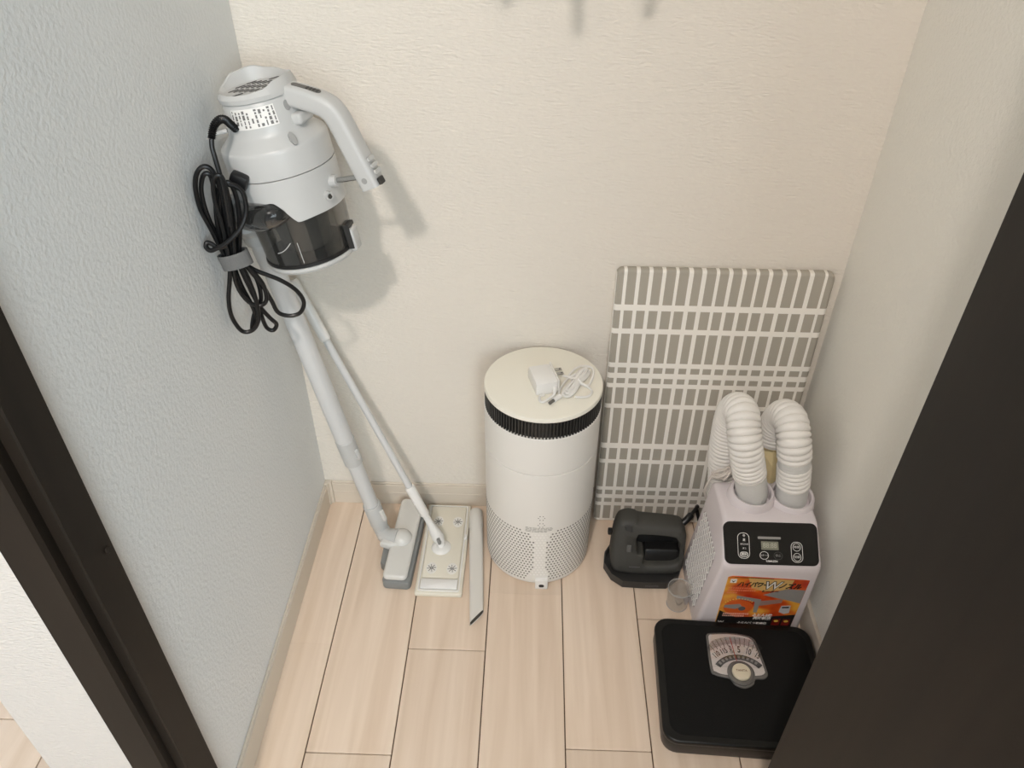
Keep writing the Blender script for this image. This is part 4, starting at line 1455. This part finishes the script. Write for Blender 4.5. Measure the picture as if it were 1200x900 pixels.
def dense(pts, n):
    P = smoothpath([Vector((*pts[-1], 0))] + [Vector((*p, 0)) for p in pts] + [Vector((*pts[0], 0)), Vector((*pts[1], 0))], 6)
    P = P[6:6 + 6 * len(pts)]
    P, _ = resample(P + [P[0]], 0.0001) if False else (P, 0)
    return [(p.x, p.y) for p in P]


ms = Matrix(((1, 0, 0, 0), (0, 0.30, -1, -0.1985), (0, 0.80, 0, 0.020), (0, 0, 0, 1)))
OUTd, INNd = dense(OUT, 0), dense(INN, 0)


def offset_loop(pts, d):
    n = len(pts)
    area = sum(pts[i][0] * pts[(i + 1) % n][1] - pts[(i + 1) % n][0] * pts[i][1] for i in range(n))
    sg = 1 if area > 0 else -1
    out = []
    for i in range(n):
        p0_, p2_ = Vector(pts[i - 1]), Vector(pts[(i + 1) % n])
        e = (p2_ - p0_).normalized()
        nn_ = Vector((-e.y, e.x)) * sg
        out.append((pts[i][0] + nn_.x * d, pts[i][1] + nn_.y * d))
    return out


bm = bmesh.new()
TH = 0.046
lev = [(0.012, 0.0), (0.006, -0.0022), (0.0022, -0.006), (0.0, -0.012), (0.0, -TH + 0.012), (0.0022, -TH + 0.006), (0.006, -TH + 0.0022), (0.012, -TH)]
Or, Ir = [], []
for d, z in lev:
    Or.append([bm.verts.new(ms @ Vector((p[0], p[1], z))) for p in offset_loop(OUTd, d)])
    Ir.append([bm.verts.new(ms @ Vector((p[0], p[1], z))) for p in offset_loop(INNd, -d * 0.3)])
for LL in (Or, Ir):
    for a, b in zip(LL, LL[1:]):
        n_ = len(a)
        for i in range(n_):
            j = (i + 1) % n_
            bm.faces.new((a[i], a[j], b[j], b[i]))
for idx in (0, -1):
    ed = []
    for ring_ in (Or[idx], Ir[idx]):
        n_ = len(ring_)
        for i in range(n_):
            ed.append(bm.edges.get((ring_[i], ring_[(i + 1) % n_])))
    bmesh.ops.triangle_fill(bm, use_beauty=True, use_dissolve=False, edges=ed)
sb = obj('steamer_body', bm, 'dgrey', st, angle=0.9)
bm = PR(rrect(0.6585, 0.7825, 0.004, 0.10, 0.006), -TH - 0.008, -TH + 0.008, ms)
obj('steam_plate', bm, 'black', st)
bm = PR(offset_loop(INNd, -0.004), -0.046, -0.038, ms)
obj('water_tank', bm, 'black', st)
bm = PR(rrect(0.709, 0.781, 0.016, 0.048, 0.006), -0.0382, -0.014, ms, bev=0.003)  # black block added to darken the lower part of the handle opening
obj('opening_dark_block', bm, mat('opening_black', S(26, 26, 26), 0.3), st)
bm = PR([(0.6615, 0.1235), (0.6665, 0.126), (0.6785, 0.1245), (0.6785, 0.108), (0.6735, 0.1065), (0.6650, 0.113)], -0.006, 0.0020, ms, bev=0.001, seg=1)
obj('steam_trigger', bm, 'dgrey2', st)
bm = PR(rrect(0.6690, 0.6790, 0.0545, 0.0725, 0.002), -0.003, 0.0022, ms, bev=0.001, seg=1)
obj('switch', bm, mat('switch_grey', S(84, 84, 82), 0.5), st)
bm = bmesh.new()
x = 0.6765
while x < 0.699:
    prism(bm, [(x, 0.0120), (x + 0.0016, 0.0120), (x + 0.0016, 0.0142), (x, 0.0142)], -0.0005, 0.0003, ms)
    x += 0.0023
obj('small_print', bm, mat('print_dark_grey', S(98, 98, 98), 0.6), sb, smooth=False, kind='stuff')
bm = bmesh.new()
nubc = ms @ Vector((0.6365, 0.0790, -0.03))
box(bm, -0.005, 0.004, -0.006, 0.006, -0.006, 0.006, bev=0.002, mx=Matrix.Translation(nubc))
obj('side_hook', bm, 'black', st)
bm = bmesh.new()
ca_ = ms @ Vector((0.786, 0.1060, -0.03))
cpts = smoothpath([ca_, ca_ + Vector((0.010, 0.006, 0.008)), ca_ + Vector((0.022, 0.018, 0.014)), ca_ + Vector((0.034, 0.036, 0.012)), ca_ + Vector((0.038, 0.05, -0.01)), Vector((0.836, -0.11, 0.05)), Vector((0.83, -0.12, 0.006))], 5)
tube(bm, cpts, [0.0072 if i < 9 else 0.0040 for i in range(len(cpts))], 12)
obj('power_cord', bm, 'cordblack', st)
# tray
TR = [(0.6260, -0.178), (0.6290, -0.150), (0.6440, -0.124), (0.662, -0.112), (0.756, -0.108), (0.780, -0.120), (0.789, -0.150), (0.790, -0.178), (0.780, -0.205), (0.753, -0.2265), (0.705, -0.2275), (0.662, -0.2255), (0.640, -0.208)]
tr = thing('steamer_tray', 'low black plastic tray under the garment steamer', 'tray', (0.71, -0.17, 0))
bm = bmesh.new()
inn = offset_loop(TR, 0.0035 * (1 if sum(TR[i][0] * TR[(i + 1) % 13][1] - TR[(i + 1) % 13][0] * TR[i][1] for i in range(13)) > 0 else 1))
n_ = len(TR)
r0 = [bm.verts.new((p[0], p[1], 0.0)) for p in offset_loop(TR, 0.003)]
r1 = [bm.verts.new((p[0], p[1], 0.003)) for p in TR]
r2_ = [bm.verts.new((p[0], p[1], 0.023)) for p in TR]
r3 = [bm.verts.new((p[0], p[1], 0.023)) for p in inn]
r4 = [bm.verts.new((p[0], p[1], 0.0095)) for p in inn]
for a, b in ((r0, r1), (r1, r2_), (r2_, r3), (r3, r4)):
    for i in range(n_):
        j = (i + 1) % n_
        bm.faces.new((a[i], a[j], b[j], b[i]))
bm.faces.new(r0[::-1])
bm.faces.new(r4)
shell = obj('tray_shell', bm, mat('tray_black', S(42, 42, 42), 0.4), tr, angle=0.5)
bm = bmesh.new()
x = 0.709
while x < 0.737:
    w_ = random.uniform(0.002, 0.004)
    box(bm, x, x + w_, -0.2279, -0.2272, 0.009, 0.0145)
    x += w_ + 0.001
obj('embossed_print', bm, mat('emboss_dark', S(66, 66, 66), 0.3), shell, smooth=False, kind='stuff')

# ------------------------------------------------------------------ clear measuring cup
mcx, mcy = 0.7705, -0.262
bm = bmesh.new()
for k, (rr_, zz) in enumerate(((0.0205, 0.0008), (0.0215, 0.004), (0.0235, 0.052))):
    pass


def cuprad(a, z, r):
    sp_ = max(0, math.cos(a + 0.05)) ** 10
    return r + sp_ * 0.014 * max(0, (z - 0.036) / 0.016)


rings = []
for r_, z_ in ((0.0195, 0.0006), (0.0208, 0.003), (0.0216, 0.02), (0.0226, 0.037), (0.0233, 0.045), (0.0238, 0.052), (0.0226, 0.052), (0.0222, 0.045), (0.0206, 0.02), (0.0195, 0.0035)):
    rings.append([bm.verts.new((mcx + cuprad(a, z_, r_) * math.cos(a), mcy + cuprad(a, z_, r_) * math.sin(a), z_)) for a in [2 * PI * i / 40 for i in range(40)]])
for a, b in zip(rings, rings[1:]):
    for i in range(40):
        j = (i + 1) % 40
        bm.faces.new((a[i], a[j], b[j], b[i]))
bm.faces.new(rings[0][::-1])
bm.faces.new(rings[-1])
mcup = recenter(tag(obj('measuring_cup', bm, 'clear'), 'small clear plastic measuring cup with spout in front of the steamer', 'measuring cup'))
M['rim'] = clear_mat('edge_highlight', (0.95, 0.95, 0.94, 1), 0.05, haze=0.45, hcol=(0.85, 0.85, 0.83, 1))  # milky tint stands in for the highlight along the cup's edge
bm = bmesh.new()
tube(bm, [(mcx + cuprad(a, 0.052, 0.0233) * math.cos(a), mcy + cuprad(a, 0.052, 0.0233) * math.sin(a), 0.0522) for a in [2 * PI * i / 48 for i in range(49)]], 0.0008, 6)
obj('rim', bm, 'rim', mcup)
bm = bmesh.new()
tube(bm, [(mcx + 0.0205 * math.cos(a), mcy + 0.0205 * math.sin(a), 0.0022) for a in [2 * PI * i / 48 for i in range(49)]], 0.0008, 6)
obj('foot_ring', bm, 'rim', mcup)

# ------------------------------------------------------------------ bathroom scale
sc = thing('bathroom_scale', 'black analogue bathroom scale with round dial window on the floor', 'bathroom scale', (0.854, -0.457, 0))
msc = Matrix.Translation((0.8535, -0.4565, 0)) @ Matrix.Rotation(math.radians(-2.4), 4, 'Z')
bm = PR(rrect(-0.146, 0.146, -0.122, 0.122, 0.026, 6), 0.004, 0.036, msc, bev=0.003)
obj('base_shell', bm, mat('shell_black', S(36, 33, 30), 0.4), sc)
bm = PR(rrect(-0.1475, 0.1475, -0.1235, 0.1235, 0.027, 6), 0.034, 0.046, msc, bev=0.004, seg=3)
plt = obj('platform', bm, mat('platform_black', S(9, 9, 8), 0.35, spec=0.35), sc)
bm = PR(rrect(-0.135, 0.135, -0.111, 0.111, 0.024, 6), 0.0455, 0.0468, msc, bev=0.0008, seg=1)
obj('rubber_mat', bm, 'mat_black', sc)
for fx in (-0.11, 0.11):
    for fy in (-0.09, 0.09):
        bm = bmesh.new()
        lathe(bm, [(0.012, 0), (0.012, 0.006)], msc @ Matrix.Translation((fx, fy, 0)), 16)
        obj('foot', bm, 'black', sc)
# dial window
DW = [(0.8045, -0.380), (0.8065, -0.366), (0.8155, -0.3615), (0.850, -0.360), (0.879, -0.3635), (0.8935, -0.3705), (0.8985, -0.385), (0.9045, -0.434), (0.9035, -0.448), (0.895, -0.4545), (0.880, -0.456), (0.874, -0.467), (0.8575, -0.4735), (0.842, -0.468), (0.834, -0.456), (0.824, -0.4535), (0.8085, -0.4485), (0.8020, -0.438)]
DWd = dense(DW, 0)
zd = 0.0469
bm = PR(DWd, zd - 0.001, zd + 0.0030, bev=0.001, seg=1)
bez = obj('dial_bezel', bm, 'chrome', sc)
card = [(0.8085, -0.382), (0.8105, -0.368), (0.819, -0.3655), (0.850, -0.364), (0.877, -0.3675), (0.8895, -0.375), (0.894, -0.39), (0.8995, -0.434), (0.897, -0.445), (0.880, -0.449), (0.830, -0.449), (0.811, -0.443), (0.8065, -0.434)]
cardd = dense(card, 0)
bm = PR(cardd, zd + 0.0026, zd + 0.0033)
cd_ = obj('dial_card', bm, 'dial', sc)
zc = zd + 0.0033
piv = Vector((0.8555, -0.462))
MD = Matrix.Translation((0, 0, zc))
AR = lambda r, deg: (piv.x + r * math.sin(math.radians(deg)), piv.y + r * math.cos(math.radians(deg)))
bm = bmesh.new()
for i in range(-36, 35):
    dg_ = -4 + i * 1.15
    if abs(dg_) > 38:
        continue
    r_in = 0.0735 if i % 5 == 0 else 0.0775
    rmax = 0.0925 if abs(dg_) < 26 else 0.0925 - 0.0006 * (abs(dg_) - 26)
    a, b = Vector(AR(r_in, dg_)), Vector(AR(rmax, dg_))
    w_ = 0.0006 if i % 5 == 0 else 0.0003
    nrm2 = Vector((-(b - a).y, (b - a).x)).normalized() * w_
    prism(bm, [tuple(a - nrm2), tuple(a + nrm2), tuple(b + nrm2), tuple(b - nrm2)], -0.0002, 0.0002, MD)
obj('dial_ticks', bm, 'ink', cd_, smooth=False, kind='stuff')
for s_, dg_, sz in (('110', -35, 0.0150), ('115', -20.5, 0.0150), ('0', -8.0, 0.0145), ('5', 5.0, 0.0190), ('10', 20, 0.0175), ('15', 35, 0.0160)):
    x, y = AR(0.0655 if s_ != '0' else 0.0685, dg_)
    text('dial_number', s_, sz, Matrix.Translation((x, y, zc + 0.0002)) @ Matrix.Rotation(math.radians(-dg_), 4, 'Z'), 'ink', cd_, bold=0.02, sx=0.62)
x, y = AR(0.0605, -8)
text('dial_number', '120', 0.0075, Matrix.Translation((x, y, zc + 0.0002)) @ Matrix.Rotation(math.radians(8), 4, 'Z'), 'ink', cd_, bold=0.01, sx=0.7)
bm = bmesh.new()
oa = [AR(0.055, -52 + 4.5 * k) for k in range(24)]
ia = [AR(0.044, -52 + 4.5 * k) for k in range(24)]
for k in range(23):
    prism(bm, [ia[k], ia[k + 1], oa[k + 1], oa[k]], -0.0002, 0.0002, MD)
obj('dial_band', bm, 'dgrey2', cd_, smooth=False)
bm = bmesh.new()
for k in range(10):
    dg_ = -43 + 9.2 * k
    prism(bm, [AR(0.0470, dg_ - 2.5), AR(0.0470, dg_ + 2.5), AR(0.0525, dg_ + 2.5), AR(0.0525, dg_ - 2.5)], 0.0, 0.0004, MD)
obj('band_marks', bm, 'inkgrey', cd_, smooth=False)
bm = bmesh.new()
prism(bm, [AR(0.034, -5.2), AR(0.034, -2.8), AR(0.092, -3.6), AR(0.092, -4.4)], 0.0004, 0.0008, MD)
obj('pointer', bm, 'inkred', sc)
bm = PR(cardd, zc + 0.0012, zc + 0.0016)
obj('dial_glass', bm, 'glass', sc)
bm = bmesh.new()
kx, ky = 0.8555, -0.4455
lathe(bm, [(0.0245, 0.0), (0.0245, 0.003), (0.0205, 0.0048), (0.0175, 0.004)], Matrix.Translation((kx, ky, zc - 0.0008)), 40)
obj('knob_collar', bm, 'chrome', sc)
bm = bmesh.new()
lathe(bm, [(0.0165, 0.0), (0.0165, 0.0065), (0.0150, 0.0078), (0.0001, 0.0082)], Matrix.Translation((kx, ky, zc)), 40)
kn = obj('setting_knob', bm, 'cream', sc)
text('brand_print', 'TANITA', 0.0058, Matrix.Translation((kx, ky + 0.001, zc + 0.0083)), mat('print_tan', S(120, 84, 60), 0.5), kn, bold=0.01, sx=0.95)
